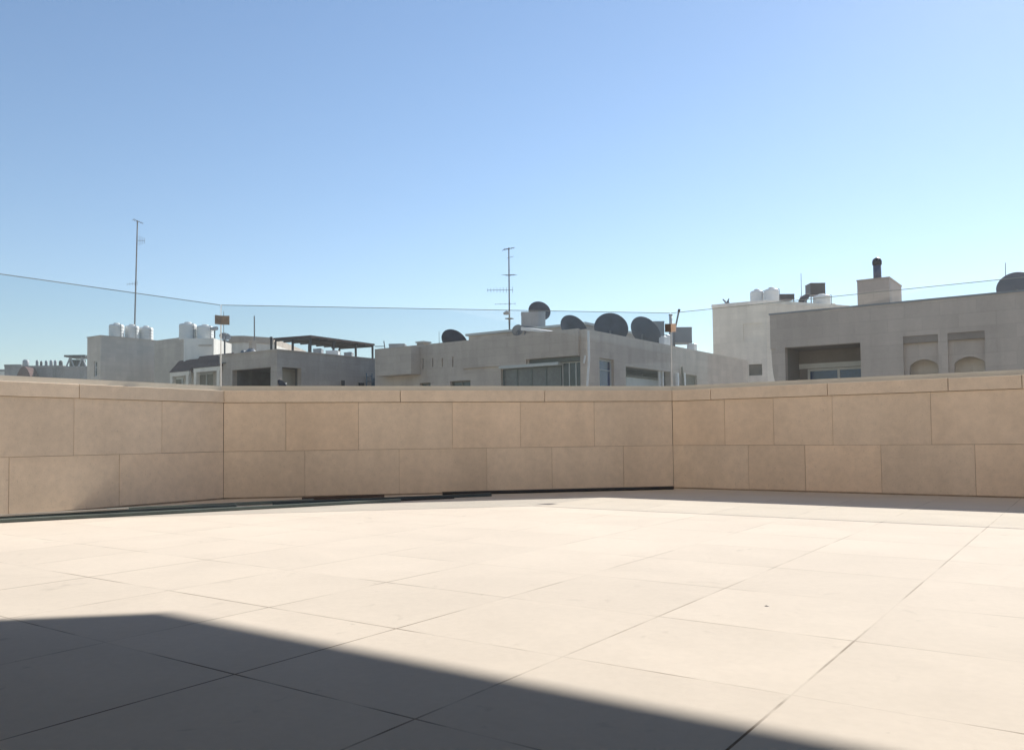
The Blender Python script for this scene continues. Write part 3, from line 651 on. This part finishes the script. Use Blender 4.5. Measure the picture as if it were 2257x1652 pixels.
# overhanging left end with its bracket
ov = MB().box(u0, l0-.352, VR, VR+6, lz1-.02, zr_t); ov.obj('overhang', 'bstone4', h)
br = MB(); pts = []
zb_ = lz1-.022
bw = OW-.354; prof = [(bw*.1, zb_), (bw, zb_), (bw, zb_-1.3)]+[(bw-bw*.9*math.sin(a), zb_-1.3+1.3*(1-math.cos(a))) for a in [R(x) for x in (15, 30, 45, 60, 75)]]
n_ = len(prof); br.add([(u0+p, VR+.05, z) for p, z in prof]+[(u0+p, VR+5.9, z) for p, z in prof], [list(range(n_)), list(range(n_, 2*n_))[::-1]]+[(i, n_+i, n_+(i+1) % n_, (i+1) % n_) for i in range(n_)])
br.obj('bracket', 'bstone4', h)
ra0, rz_ = PV(1779, 813, VR+1.8); ra1, _ = PV(1905, 808, VR+1.8)
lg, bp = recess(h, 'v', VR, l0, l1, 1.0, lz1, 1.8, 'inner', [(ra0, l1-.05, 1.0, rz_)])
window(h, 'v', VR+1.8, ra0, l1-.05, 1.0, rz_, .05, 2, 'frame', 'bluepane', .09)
fb = MB(); bx(fb, 'v', VR+1.8, ra0-.6, l1-.01, rz_+.01, rz_+.20, -.06, -.003); fb.obj('window_lintel', 'frame', h)
for k, (a, b, z0, z1) in enumerate(nich):
    nb = MB(); dz = .34; mid = (a+b)/2; hw_ = (b-a)/2
    zs = PV((1995, 2092)[k], (807, 801)[k], VR)[1]; za = PV((2030, 2130)[k], (791, 785)[k], VR)[1]
    # panel with an arched opening
    N = 18; arc = [(a+.16+(b-a-.2)*i/N, zs+(za-zs)*math.sin(math.pi*i/N)**.75) for i in range(N+1)]
    fv = VR+.16; vv = []; fs = []
    for i, (p, z) in enumerate(arc): vv += [(p, fv, z), (p, fv, z1-.0), (p, fv+.13, z), (p, fv+.13, z1)]
    for i in range(N): o = 4*i; fs += [(o, o+4, o+5, o+1), (o+2, o+3, o+7, o+6), (o, o+2, o+6, o+4)]
    nb.add(vv, fs); nb.box(a+.001, a+.16, fv, fv+.13, z0, z1-.001); nb.box(b-.04, b-.001, fv, fv+.13, z0, z1-.001)
    nb.obj('niche_panel', 'bstone4', h)
    MB().box(a+.001, b-.001, fv+.55, fv+.58, z0, z1-.3).obj('niche_back', 'bstone3', h)
    bl = MB().box(a+.16, b-.045, fv+.38, fv+.42, z0, zs-.28-.05*k); bl.obj('niche_screen', 'frame', h)
    MB().box(a+.002, b-.002, VR+.03, fv-.003, z1-.24, z1-.002).obj('niche_lintel', 'lint', h)
    rf = MB().box(a-.05, a-.002, VR+.302, fv+.58, z0, z1); rf.box(b+.002, b+.05, VR+.302, fv+.58, z0, z1); rf.box(a-.05, b+.05, VR+.302, fv+.58, z1+.001, z1+.05); rf.obj('niche_lining', 'inner', h)
cp = MB().box(u0-.03, 9.03, VR-.03, VR+.33, zr_t+.001, zr_t+.06); cp.obj('parapet_cap', 'tankd', h)
# chimney
chz = (PV(1890, 620.5, VR)[1]+PV(1961, 613, VR)[1])/2
ck = thing('chimney', 'square stone chimney with a dark round-capped flue on the right house', 'chimney', ((u_ch0+u_ch1)/2, VR+.6, zrr))
vdep = PU(1987, 640, u_ch1)[0]
MB().box(u_ch0, u_ch1, VR-.035, max(vdep, VR+.9), zr_t+.062, chz).obj('shaft', 'chim', ck)
MB().box(u_ch0-.02, u_ch1+.02, VR-.055, max(vdep, VR+.9)+.02, chz+.001, chz+.05).obj('cap', 'bstone2', ck)
pz0 = PV(1934, 615, VR+.5); f1 = PV(1934, 585, VR+.5)[1]; f2 = PV(1934, 567.5, VR+.5)[1]; frr = 8.2/FPX*30.5
fm = Matrix.Translation((pz0[0], VR+.5, 0))
fl = MB().lathe([(frr, chz+.051), (frr, f1)], 20, fm).obj('flue', 'navy', ck, True)
MB().lathe([(frr+.002, f1), (frr*1.18, f1+.04), (frr*1.2, (f1+f2)/2), (frr*1.0, f2-.06), (frr*.35, f2)], 20, fm).obj('flue_cap', 'black_tank', fl, True)
dish('satellite_dish', 'large dish cut off by the right edge of the picture, on the right house roof', 2238, 632, 33.0, 74, 20, 40, zrr, 'dishb', 'dishf')
whip('antenna_whip', 'thin whip antenna standing left of the dish at the right edge', 2217, 640, 2216, 579, 33.5, zrr, .022)

# ---- pale tall house behind, between the two
D5 = 56.
A5, B5, C5 = at(1570, 674, 57.8), at(1688, 661, 56.), at(1872, 676, 58.9)
z5 = B5.z; bk = (A5-B5).normalized(); per = Vector((-bk.y, bk.x, 0)); per = per if per @ MF > 0 else -per
h = thing('stone_house', 'tall pale stone house behind the other houses, white and black tanks on its roof', 'house', ((A5.x+C5.x)/2, A5.y+4, ZB), 'stone houses across the street')
poly = [A5.xy, B5.xy, C5.xy, (C5+per*8).xy, (A5+per*10).xy]
def ring(poly, o):
    cen = sum((p for p in poly), Vector((0, 0)))/len(poly); return [cen+(p-cen)*(1-o/(p-cen).length) for p in poly]
# the front, with a shallow blind panel and a shuttered window, is a wall of its own
wm = MB(); dfr = (B5-A5).normalized(); LF = (B5-A5).xy.length; nfr = Vector((dfr.y, -dfr.x, 0)); nfr = nfr if nfr @ MF < 0 else -nfr
Mf = Matrix(((dfr.x, -nfr.x, 0, A5.x), (dfr.y, -nfr.y, 0, A5.y), (0, 0, 1, 0), (0, 0, 0, 1)))
def P5(x, y): return PW(x, y, A5, B5)
s0, za = P5(1638, 714); s1, zb2 = P5(1686, 748); w0, wz1_ = P5(1650, 803); w1, wz0_ = P5(1686.5, 826); w1 = min(w1, LF-.35)
s1 = min(s1, LF-.3)
for a, b, c_, e in cells(0, LF, ZB, z5-.22, [(s0, s1, zb2, za), (w0, w1, wz0_, wz1_)]): wm.box(a, b, 0, .3, c_, e, 1, Mf)
wm.obj('wall', 'bstone3', h)
MB().box(s0+.002, s1-.002, .06, .2, zb2+.002, za-.002, 1, Mf).obj('blind_panel', 'bstone3', h)
wo = MB().box(w0+.002, w1-.002, .12, .2, wz0_+.002, wz1_-.002, 1, Mf).obj('shutter', 'olive', h)
sm = MB()
for k in range(7): q = wz0_+(wz1_-wz0_)*(k+.5)/7; sm.box(w0+.05, w1-.05, .10, .119, q-.02, q+.02, 1, Mf)
sm.obj('shutter_slats', 'olive', wo)
MB().prism([(A5-nfr*.31).xy, (B5-nfr*.31).xy, (B5-nfr*.002).xy, C5.xy, (C5+per*8).xy, (A5+per*10).xy], ZB, z5-.222).obj('side_wall', 'bstone3', h)
MB().prism([(A5+nfr*.05-dfr*.05).xy, (B5+nfr*.05).xy, (C5+nfr*.05).xy, (C5+per*.4).xy, (B5+per*.4).xy, (A5+per*.4-dfr*.05).xy], z5-.218, z5).obj('parapet_cap', 'render', h)
MB().prism([(A5+per*.45+dfr*.1).xy, (B5+per*.45).xy, (C5+per*.45-dfr*.1).xy, (C5+per*7.9-dfr*.1).xy, (A5+per*9.9+dfr*.1).xy], z5-.2215, z5-.205).obj('roof', 'roofing', h)
r5 = z5-.205
tg = 'white water tanks on the pale house'
tank(1668, 637, 665, 58.5, 29.5, 'white water tank on the pale house roof, left of the pair', tg, r5)
tank(1700, 633, 663, 58.0, 32, 'white water tank on the pale house roof, right of the pair', tg, r5)
tank(1811, 647.5, 670, 59.5, 37, 'squat white tank below the black cube tank', tg, r5)
box_tank('black_tank', 'black cube tank raised above the squat white tank', 'water tank', 1786, 1819, 623, 649, 61.0, 'black_tank', 1.1, r5, True, 'dark tanks on the pale house')
box_tank('black_tank', 'flat black tank right of the pair of white tanks', 'water tank', 1719, 1751, 647.5, 659, 60.0, 'black_tank', 1.2, r5, True, 'dark tanks on the pale house')
dish('satellite_dish', 'small navy dish between the flat black tank and the black cube tank', 1772, 658, 59.5, 27, -35, 50, r5)
dish('satellite_dish', 'small grey dish on the left end of the pale house roof', 1603, 664, 59.0, 16, -75, 30, r5)
whip('antenna_whip', 'thin antenna behind the tanks of the pale house', 1766.5, 652, 1765.5, 602, 60, r5, .035)
q = at(1607, 668, 58.8); tag(MB().tube([at(1593, 659, 58.8), at(1601, 668, 58.8)], .05).obj('bracket_arm', 'metal'), 'short slanting bracket beside the small grey roof dish', 'bracket')
q = at(1740, 668, 58); rr = thing('roof_room', 'low stone stair room on the right part of the pale house', 'roof room', (q.x, q.y, r5))
p0, p1 = at(1790, 669, 60.5), at(1840, 671, 60.5)
MB().prism([p0.xy, p1.xy, (p1+per*2).xy, (p0+per*2).xy], r5, p0.z).obj('room_wall', 'bstone3', rr)

# ---- house with loggia and pergola
V3, U3 = 27.2, -33.5
z3 = (PV(606, 771.5, V3)[1]+PV(486, 784, V3)[1])/2; uL3 = PV(484, 784, V3)[0]; zr3 = z3-.42
h = thing('stone_house', 'grey house with a dark corner loggia and a pergola on its roof terrace', 'house', ((uL3+U3)/2, V3+5, ZB), 'stone houses across the street')
o0, oz = PV(512, 816, V3); o1, oz2 = PV(597.5, 808, V3); oz = (oz+oz2)/2
p0_, qz = PU(611, 807, U3); p1_, qz2 = PU(664, 812, U3); p0_ = max(p0_, V3+.32)
shell(h, uL3, U3, V3, V3+15, z3, zr3, 'bstone2', [(o0, o1, .8, oz)], [(p0_, p1_, .8, oz)])
lgm = MB()
lgm.box(o0-.2, U3-.302, V3+2.8, V3+3, .6, oz+.2); lgm.box(o0-.2, o0, V3+.302, V3+2.798, .6, oz+.2); lgm.box(o0+.002, U3-.302, V3+.302, V3+2.798, oz+.002, oz+.2); lgm.box(o0+.002, U3-.302, V3+.302, V3+2.798, .6, .8)
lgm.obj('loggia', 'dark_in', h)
inn_ = MB().box(U3-.9, U3-.85, V3+.32, p1_+.3, .8, oz); inn_.obj('loggia_wall', 'cream', h)
capstone(h, [(uL3-.04, U3+.04, V3-.04, V3+.34, z3+.001, z3+.05), (U3-.34, U3+.04, V3+.342, V3+15, z3+.001, z3+.05)], 'bstone2')
for x0, x1, y0 in ((790, 800, 843), (752, 757, 838)):
    a, zz = PU(x0, y0, U3); b, _ = PU(x1, y0, U3); bxm = MB(); bx(bxm, 'u', U3, a, b, zz-.5, zz, -.10, -.003); bxm.obj('wall_box', 'dsteel', h)
dish('satellite_dish', 'dark dish standing inside the corner loggia', 622, 848, 41.6, 27, 40, 35, .8)
# pergola
kx = 1.15
NR, LF_, RT = at(685, 743, 43*kx), at(603, 747.5, 44*kx), at(826, 760.5, 47.3*kx)
zp = (NR.z+LF_.z+RT.z)/3; FR = LF_+RT-NR
pg = thing('pergola', 'dark flat pergola on thin posts over the roof terrace of the loggia house', 'pergola', (NR.x, NR.y, zr3))
e1, e2 = (LF_-NR), (RT-NR)
def pq(a, b, z): q = NR+e1*a+e2*b; return Vector((q.x, q.y, z))
MB().prism([pq(0, 0, 0).xy, pq(1, 0, 0).xy, pq(1, 1, 0).xy, pq(0, 1, 0).xy], zp-.02, zp+.10).obj('pergola_roof', 'perg', pg)
bm_ = MB()
for i in range(9): bm_.prism([pq(.02, i/8*.97+.005, 0).xy, pq(.98, i/8*.97+.005, 0).xy, pq(.98, i/8*.97+.022, 0).xy, pq(.02, i/8*.97+.022, 0).xy], zp-.12, zp-.021)
bm_.obj('pergola_beams', 'dsteel', pg)
for a, b in ((.03, .01), (.03, .35), (.03, .7), (.03, .98), (.97, .01), (.97, .5), (.97, .98), (.5, .01)):
    q = pq(a, b, 0); MB().box(q.x-.05, q.x+.05, q.y-.05, q.y+.05, zr3, zp-.121).obj('post', 'dsteel', pg)
q = at(598, 760, 43.5); t_ = thing('lamp_post', 'short dark post at the left end of the pergola', 'post', (q.x, q.y, zr3)); MB().tube([(q.x, q.y, zr3), (q.x, q.y, at(598, 747, 43.5).z)], .06).obj('pole', 'dsteel', t_); MB().lathe([(.06, 0), (.10, .03), (.07, .12)], 10, Matrix.Translation((q.x, q.y, at(598, 747, 43.5).z))).obj('head', 'dsteel', t_)
# things under the pergola
for i, (x0, x1, y0, D, mt, nm_, lb, cat) in enumerate(((690, 708, 768, 47, 'tankg', 'air_conditioner', 'pale grey unit under the pergola, left of the white one', 'air conditioner'), (718, 745, 772, 48, 'white', 'white_box', 'white box under the middle of the pergola', 'box'), (758, 775, 776, 48.5, 'tankg', 'air_conditioner', 'grey unit under the right part of the pergola', 'air conditioner'))):
    box_tank(nm_, lb, cat, x0, x1, y0, y0+14, D, mt, .6, zr3, True)
a_, b_ = at(826, 763, 50), at(850, 762, 50)
t_ = thing('roof_pole', 'thin bent pole reaching right from the pergola end', 'pole', (a_.x, a_.y, zr3)); MB().tube([(b_.x-.1, b_.y, zr3), at(849, 772, 50), at(846, 751, 50)], .03).obj('pole', 'metal', t_); MB().tube([a_, at(849, 763, 50)], .025).obj('arm', 'metal', t_)
# ladder stand and blue barrel between the houses, on the side of the loggia house
a, zz = PU(818, 846, U3); q = Vector((U3+.5, a, zz-.6))
root = thing('blue_barrel', 'blue barrel beside a dark frame at the right end of the loggia house', 'barrel', q)
MB().lathe([(.27, 0), (.29, .04), (.29, .28), (.305, .30), (.29, .32), (.29, .56), (.305, .58), (.29, .60), (.29, .86), (.25, .9), (.02, .91)], 20, Matrix.Translation(q)).obj('barrel_body', 'bluebarrel', root, True)
MB().box(q.x-.35, q.x+.35, q.y-.35, q.y+.35, q.z-.06, q.z-.002).obj('shelf', 'dsteel', root)
lad = MB(); ya, zt_ = PU(813, 823, U3); 
for o in (0, .42): lad.tube([(U3+.12, ya+o-.3, zz-2.2), (U3+.12, ya+o-.3, zt_)], .03, 6)
for k in range(7): lad.tube([(U3+.12, ya-.3, zt_-.15-.3*k), (U3+.12, ya+.12, zt_-.15-.3*k)], .022, 6)
tag(lad.obj('ladder', 'bluebarrel'), 'dark blue ladder fixed to the loggia house beside the barrel', 'ladder')
# roof things of the loggia house
t_ = dish('satellite_dish', 'grey dish on a stand behind the left corner clamp', 496, 741, 44, 24, 150, 45, zr3, 'dishg', 'dishg')
q = at(551.5, 750, 44.5); cst = thing('chimney_stub', 'dark narrow chimney stub left of the pergola', 'chimney', (q.x, q.y, zr3)); MB().box(q.x-.13, q.x+.13, q.y, q.y+.3, zr3, q.z-.06).obj('shaft', 'bstone2', cst); MB().box(q.x-.17, q.x+.17, q.y-.04, q.y+.34, q.z-.058, q.z).obj('cap', 'bstone2', cst)
whip('antenna_whip', 'dark straight antenna pole left of the pergola', 561, 772, 560.5, 696, 45, zr3, .05)
whip('antenna_whip', 'short thin antenna just above the left corner clamp', 493, 735, 493, 686, 50, zr3, .025)
for (x0, x1, y) in ((527, 545, 772), (541, 566, 768)):
    a_, b_ = at(x0, y, 43.5), at(x1, y, 43.5); c = (a_+b_)/2; r = (b_-a_).length/2
    sk = MB().lathe([(r*.8, zr3), (r, zr3+(a_.z-zr3)*.4), (r*.92, zr3+(a_.z-zr3)*.75), (r*.5, a_.z-.03), (r*.05, a_.z)], 14, Matrix.Translation((c.x, c.y, 0)))
    for v__ in sk.v: v__ += Vector((random.uniform(-.04, .04), random.uniform(-.04, .04), random.uniform(-.03, .03)))
    tag(sk.obj('sack', 'tankd', None, True), 'dark filled sack %s on the loggia house roof' % ('under the antenna pole' if x0 > 530 else 'left of the chimney stub'), 'sack')
# low pale house behind it
h = thing('stone_house', 'low pale house seen behind the antenna pole and pergola', 'house', at(550, 760, 66).xy.to_3d()+Vector((0, 0, ZB)), 'stone houses across the street')
a_, b_, c_ = at(505, 745, 63), at(538, 740, 63), at(604, 743, 64.5)
pr = (MF*10).xy
MB().prism([a_.xy, b_.xy, c_.xy, c_.xy+pr, a_.xy+pr], ZB, b_.z-.5).obj('wall', 'render', h)
MB().prism([a_.xy-MF.xy*.1, b_.xy-MF.xy*.1, c_.xy-MF.xy*.1, c_.xy+pr, a_.xy+pr], b_.z-.498, b_.z).obj('roof', 'bstone2', h)

# ---- house with tiled canopies, left of it
V2 = 27.9
z2 = PV(424, 795, V2)[1]; u2a, u2b = PV(357, 800, V2)[0], uL3-.02
h = thing('stone_house', 'pale house with two brown tiled window canopies, left of the loggia house', 'house', ((u2a+u2b)/2, V2+6, ZB), 'stone houses across the street')
ops = []; wins = []
for xa, xb, yt in ((379, 414, 832), (430, 470, 822)):
    a, z1 = PV(xa, yt, V2); b, z1b = PV(xb, yt-3, V2); ops.append((a, b, .5, (z1+z1b)/2))
zt2 = PV(470, 786, V2)[1]
shell(h, u2a, u2b, V2, V2+5., zt2, zt2-.5, 'bstone2', ops)
for o in ops: window(h, 'v', V2, *o, .15, 2, 'frame', 'olive', .10)
for xa, xb, yb, yt, xs in ((372, 416, 823, 795, 395), (424, 484, 813, 785, 440)):
    a, zb_ = PV(xa, yb, V2-.9); b, _ = PV(xb, yb-8, V2-.9); s_, zt_ = PV(xs, yt, V2-.05); b2_, _ = PV(xb, yt-4, V2-.05)
    zb_ = (PV(xa, yb, V2-.9)[1]+PV(xb, yb-8, V2-.9)[1])/2
    v1, v2 = V2-.9, V2-.004
    sv = [(a, v1, zb_), (b, v1, zb_), (b, v2, zb_), (a, v2, zb_), (s_, v2, zt_), (b, v2, zt_), (b, v2-.05, zt_), (s_, v2-.05, zt_)]
    MB().add(sv, [(3, 2, 1, 0), (0, 1, 6, 7), (1, 2, 5, 6), (0, 7, 4, 3), (4, 7, 6, 5), (2, 3, 4, 5)]).obj('tiled_canopy', 'rooftile', h)
    MB().box(a+.05, b-.01, v1+.03, v1+.15, zb_-.22, zb_-.003).obj('canopy_beam', 'bstone3', h)
    for q in (a+.08, b-.30): MB().box(q, q+.22, v1+.03, v1+.25, zb_-3.5, zb_-.222).obj('pillar', 'bstone3', h)
# roof room carrying two large tanks
D2 = 47.
ra_, rb_ = at(405, 745.5, D2), at(471, 744, D2)
h = thing('roof_room', 'plain white roof room under the two large tanks', 'roof room', (ra_.x, ra_.y, zt2-.5))
dd = (rb_-ra_).xy; pr = Vector((-dd.y, dd.x)).normalized()*3
MB().prism([ra_.xy, rb_.xy, rb_.xy+pr, ra_.xy+pr], zt2-.6-3, ra_.z).obj('room_wall', 'render', h)
nn = -pr.normalized()*.03; sl_ = MB(); q0, q1 = ra_.xy+dd*.5+nn, ra_.xy+dd*.95+nn
sl_.prism([q0, q1, q1-nn*.9, q0-nn*.9], at(440, 763, D2).z, at(440, 759, D2).z); sl_.obj('ledge', 'bstone2', h)
tg = 'white water tanks on the white roof room'
tank(414, 709.5, 745, D2+.9, 37, 'taller white tank on the white roof room, its left one', tg, ra_.z)
tank(452, 715, 745, D2+.9, 36, 'white tank on the white roof room, left of the brown corner clamp', tg, ra_.z)
q = at(473, 724, D2+.4); t_ = thing('boiler', 'small horizontal metal boiler at the side of the right roof room tank', 'boiler', (q.x, q.y, ra_.z))
MB().tube([q-Vector((.22, 0, 0)), q+Vector((.2, 0, 0))], .11, 12).obj('drum', 'tankg', t_, True); MB().box(q.x-.03, q.x+.03, q.y-.03, q.y+.03, ra_.z, q.z-.10).obj('leg', 'metal', t_)
# grey wall between that house and the block
VX = 31.5
VX += 5.2; xa, zx1 = PV(350, 750, VX); xb, zx2 = PV(407, 741.5, VX)
h = thing('stone_house', 'plain grey house wall between the left block and the white roof room', 'house', ((xa+xb)/2, VX+3, ZB), 'stone houses across the street')
shell(h, xa-.6, xb+.3, VX, VX+7, (zx1+zx2)/2, (zx1+zx2)/2-.6, 'bstone2')

# ---- left block
V1 = 34.7; U1 = PV(222, 740, V1)[0]; z1_ = PV(222, 740, V1)[1]; u1a = PV(192.5, 744, V1)[0]; v1b = PU(356, 750, U1)[0]
h = thing('stone_house', 'tall plain grey block at the left with three tanks on its roof', 'house', ((U1+u1a)/2, V1+5, ZB), 'stone houses across the street')
sa, sz1 = PV(207, 796, V1); sb_, sz0 = PV(214, 829, V1)
shell(h, u1a, U1, V1, v1b, z1_, z1_-.06, 'bstone', [(sa, sb_, sz0, sz1)])
window(h, 'v', V1, sa, sb_, sz0, sz1, .10, 1, 'white', 'pane', .05, 'window', True, .6)
capstone(h, [(u1a-.05, U1+.05, V1-.05, V1+.35, z1_+.001, z1_+.06), (U1-.35, U1+.05, V1+.352, v1b, z1_+.001, z1_+.06)], 'bstone2')
tg = 'white water tanks on the left block'; r1 = z1_-.06
tank(257, 711.5, 741, DU(257, 730, U1-.75), 31.5, 'white tank on the left block, left of the tall mast', tg, r1)
tank(291, 714.5, 745, DU(291, 730, U1-.75), 29.5, 'white tank at the foot of the tall mast on the left block', tg, r1)
tank(322, 718, 748, DU(322, 730, U1-.75), 30, 'white tank on the left block, right of the tall mast', tg, r1)
D = DU(297, 730, U1-1.7); t_ = whip('antenna_mast', 'very tall thin antenna mast rising behind the white tanks of the left block', 297, 715, 303, 486, D, r1, .085)
yagi(t_, at(302, 487, D), MR*.7+MF*.6+Vector((0, 0, -.25)), .8, 6, .7, False, .02)
yagi(t_, at(309, 530, D), MR+MF*.2, .6, 5, .9, True, .016)
yagi(t_, at(294, 625, D), MR*-1+Vector((0, 0, -.1)), .9, 5, .4, True, .012)

# ---- far low houses at the left edge
def far_house(label, pts, yb, D, mt, dep=9, extra=None):
    a, b = at(pts[0], pts[2], D), at(pts[1], pts[3], D); h = thing('far_house', label, 'house', (a.x, a.y, ZB), 'low houses far off at the left')
    z = (a.z+b.z)/2; MB().prism([a.xy, b.xy, b.xy+MF.xy*dep, a.xy+MF.xy*dep], ZB, z-.3).obj('wall', mt, h)
    MB().prism([a.xy-MF.xy*.1, b.xy-MF.xy*.1, b.xy+MF.xy*dep, a.xy+MF.xy*dep], z-.298, z).obj('roof', 'farst', h)
    return h, z
DF = 105.
far_house('low far house at the very left edge', (-60, 12, 814, 814), 0, 120, 'render')
far_house('far grey house left of the dark arch', (10, 48, 803, 803), 0, 112, 'farst')
h, zf = far_house('far house with a dark arch and a row of posts on its roof', (44, 140, 805, 806), 0, DF, 'farst')
pa = at(30, 830, DF-2.2); pb = at(73, 830, DF-2.2); N = 14
arc = [(pa.xy+(pb-pa).xy*i/N, at(50, 829, DF-2.2).z-2+(at(50, 807, DF-2.2).z-at(50, 829, DF-2.2).z+2)*math.sin(math.pi*i/N)**.6) for i in range(N+1)]
arv = []; arf = []
for p, z in arc: arv += [(p.x, p.y, -2), (p.x, p.y, max(z, -1.9)), (p.x+MF.x*1.9, p.y+MF.y*1.9, -2), (p.x+MF.x*1.9, p.y+MF.y*1.9, max(z, -1.9))]
for i in range(N): o = 4*i; arf += [(o, o+4, o+5, o+1), (o+2, o+3, o+7, o+6), (o+1, o+5, o+7, o+3)]
arf += [(0, 1, 3, 2), (4*N, 4*N+2, 4*N+3, 4*N+1)]
tag(MB().add(arv, arf).obj('arched_canopy', 'rooftile'), 'dark round-topped canopy in front of the far house at the left', 'canopy')
h2, zf2 = far_house('far dark wall below the shed roof', (132, 196, 807, 807), 0, DF-4, 'farst')
q = at(57, 795, DF+2); tag(MB().lathe([(.36, zf), (.4, zf+.3), (.38, zf+.8), (.25, zf+.95), (.05, zf+1.0)], 14, Matrix.Translation((q.x, q.y, 0))).obj('water_tank', 'tankg', None, True), 'small far pale tank above the dark arch', 'water tank')
rg = 'dark posts and tanks on the far house roof'
for i, (x, wd, yt, mt) in enumerate(((82, 6, 793, 'tankd'), (91, 5, 795, 'black_tank'), (102, 6, 794, 'tankd'), (113, 7, 793, 'tankg'), (122, 6, 793, 'tankg'), (134, 8, 794, 'black_tank'))):
    a_, b_ = at(x-wd/2, yt, DF+1.5), at(x+wd/2, yt, DF+1.5); c = (a_+b_)/2; r = (b_-a_).length/2
    lb = ('first far roof tank from the left, in the dark row', 'second far roof tank of the dark row, thin and black', 'third far roof tank of the dark row', 'paler far roof tank, fourth of the dark row', 'paler far roof tank next to the black one', 'black far roof tank nearest the shed roof')[i]
    tag(MB().lathe([(r*.95, zf), (r, zf+.1), (r, c.z-.2), (r*.7, c.z-.05), (r*.1, c.z)], 12, Matrix.Translation((c.x, c.y, 0))).obj('roof_tank', mt, None, True), lb, 'water tank', rg)
shd = thing('roof_shelter', 'small dark shelter roof on splayed legs, left of the tall block', 'shelter', at(163, 806, DF-3).xy.to_3d()+Vector((0, 0, zf2)))
a_, b_ = at(141, 782, DF-3), at(187, 784.5, DF-3); zz = (a_.z+b_.z)/2; pr = MF.xy*3
MB().prism([a_.xy, b_.xy, b_.xy+pr, a_.xy+pr], zz-.15, zz+.08).obj('shelter_roof', 'dsteel', shd)
for fx, ox in ((.22, -.5), (.22, .5), (.8, -.5), (.8, .5)):
    p = a_.xy+(b_-a_).xy*fx+MF.xy*.4; d_ = (b_-a_).xy.normalized(); MB().tube([(p.x, p.y, zz-.15), (p.x+d_.x*ox, p.y+d_.y*ox, zf2)], .1, 6).obj('leg', 'tankg', shd)
for x in (155, 166, 178):
    a_ = at(x, 792, DF-2); tag(MB().cbox(a_.x-.28, a_.x+.28, a_.y, a_.y+.5, zf2, a_.z, .04).obj('storage_box', 'dsteel'), {155: 'dark box under the left part of the far shelter', 166: 'dark box under the middle of the far shelter', 178: 'dark box under the right part of the far shelter'}[x], 'box', 'dark boxes under the far shelter')

# ------------------------------------------------------------------ dusty air over the roofs
HAZE = .00095
hm = bpy.data.materials.new('haze_air'); hm.use_nodes = True
for x in list(hm.node_tree.nodes): hm.node_tree.nodes.remove(x)
ho = hm.node_tree.nodes.new('ShaderNodeOutputMaterial'); hv = hm.node_tree.nodes.new('ShaderNodeVolumePrincipled')
hv.inputs['Color'].default_value = (.95, .93, .90, 1); hv.inputs['Density'].default_value = HAZE; hv.inputs['Anisotropy'].default_value = .3
hm.node_tree.links.new(hv.outputs[0], ho.inputs['Volume'])
o = MB().box(-310, 260, -60, 330, -15, 22).obj('haze', hm); o['kind'] = 'stuff'
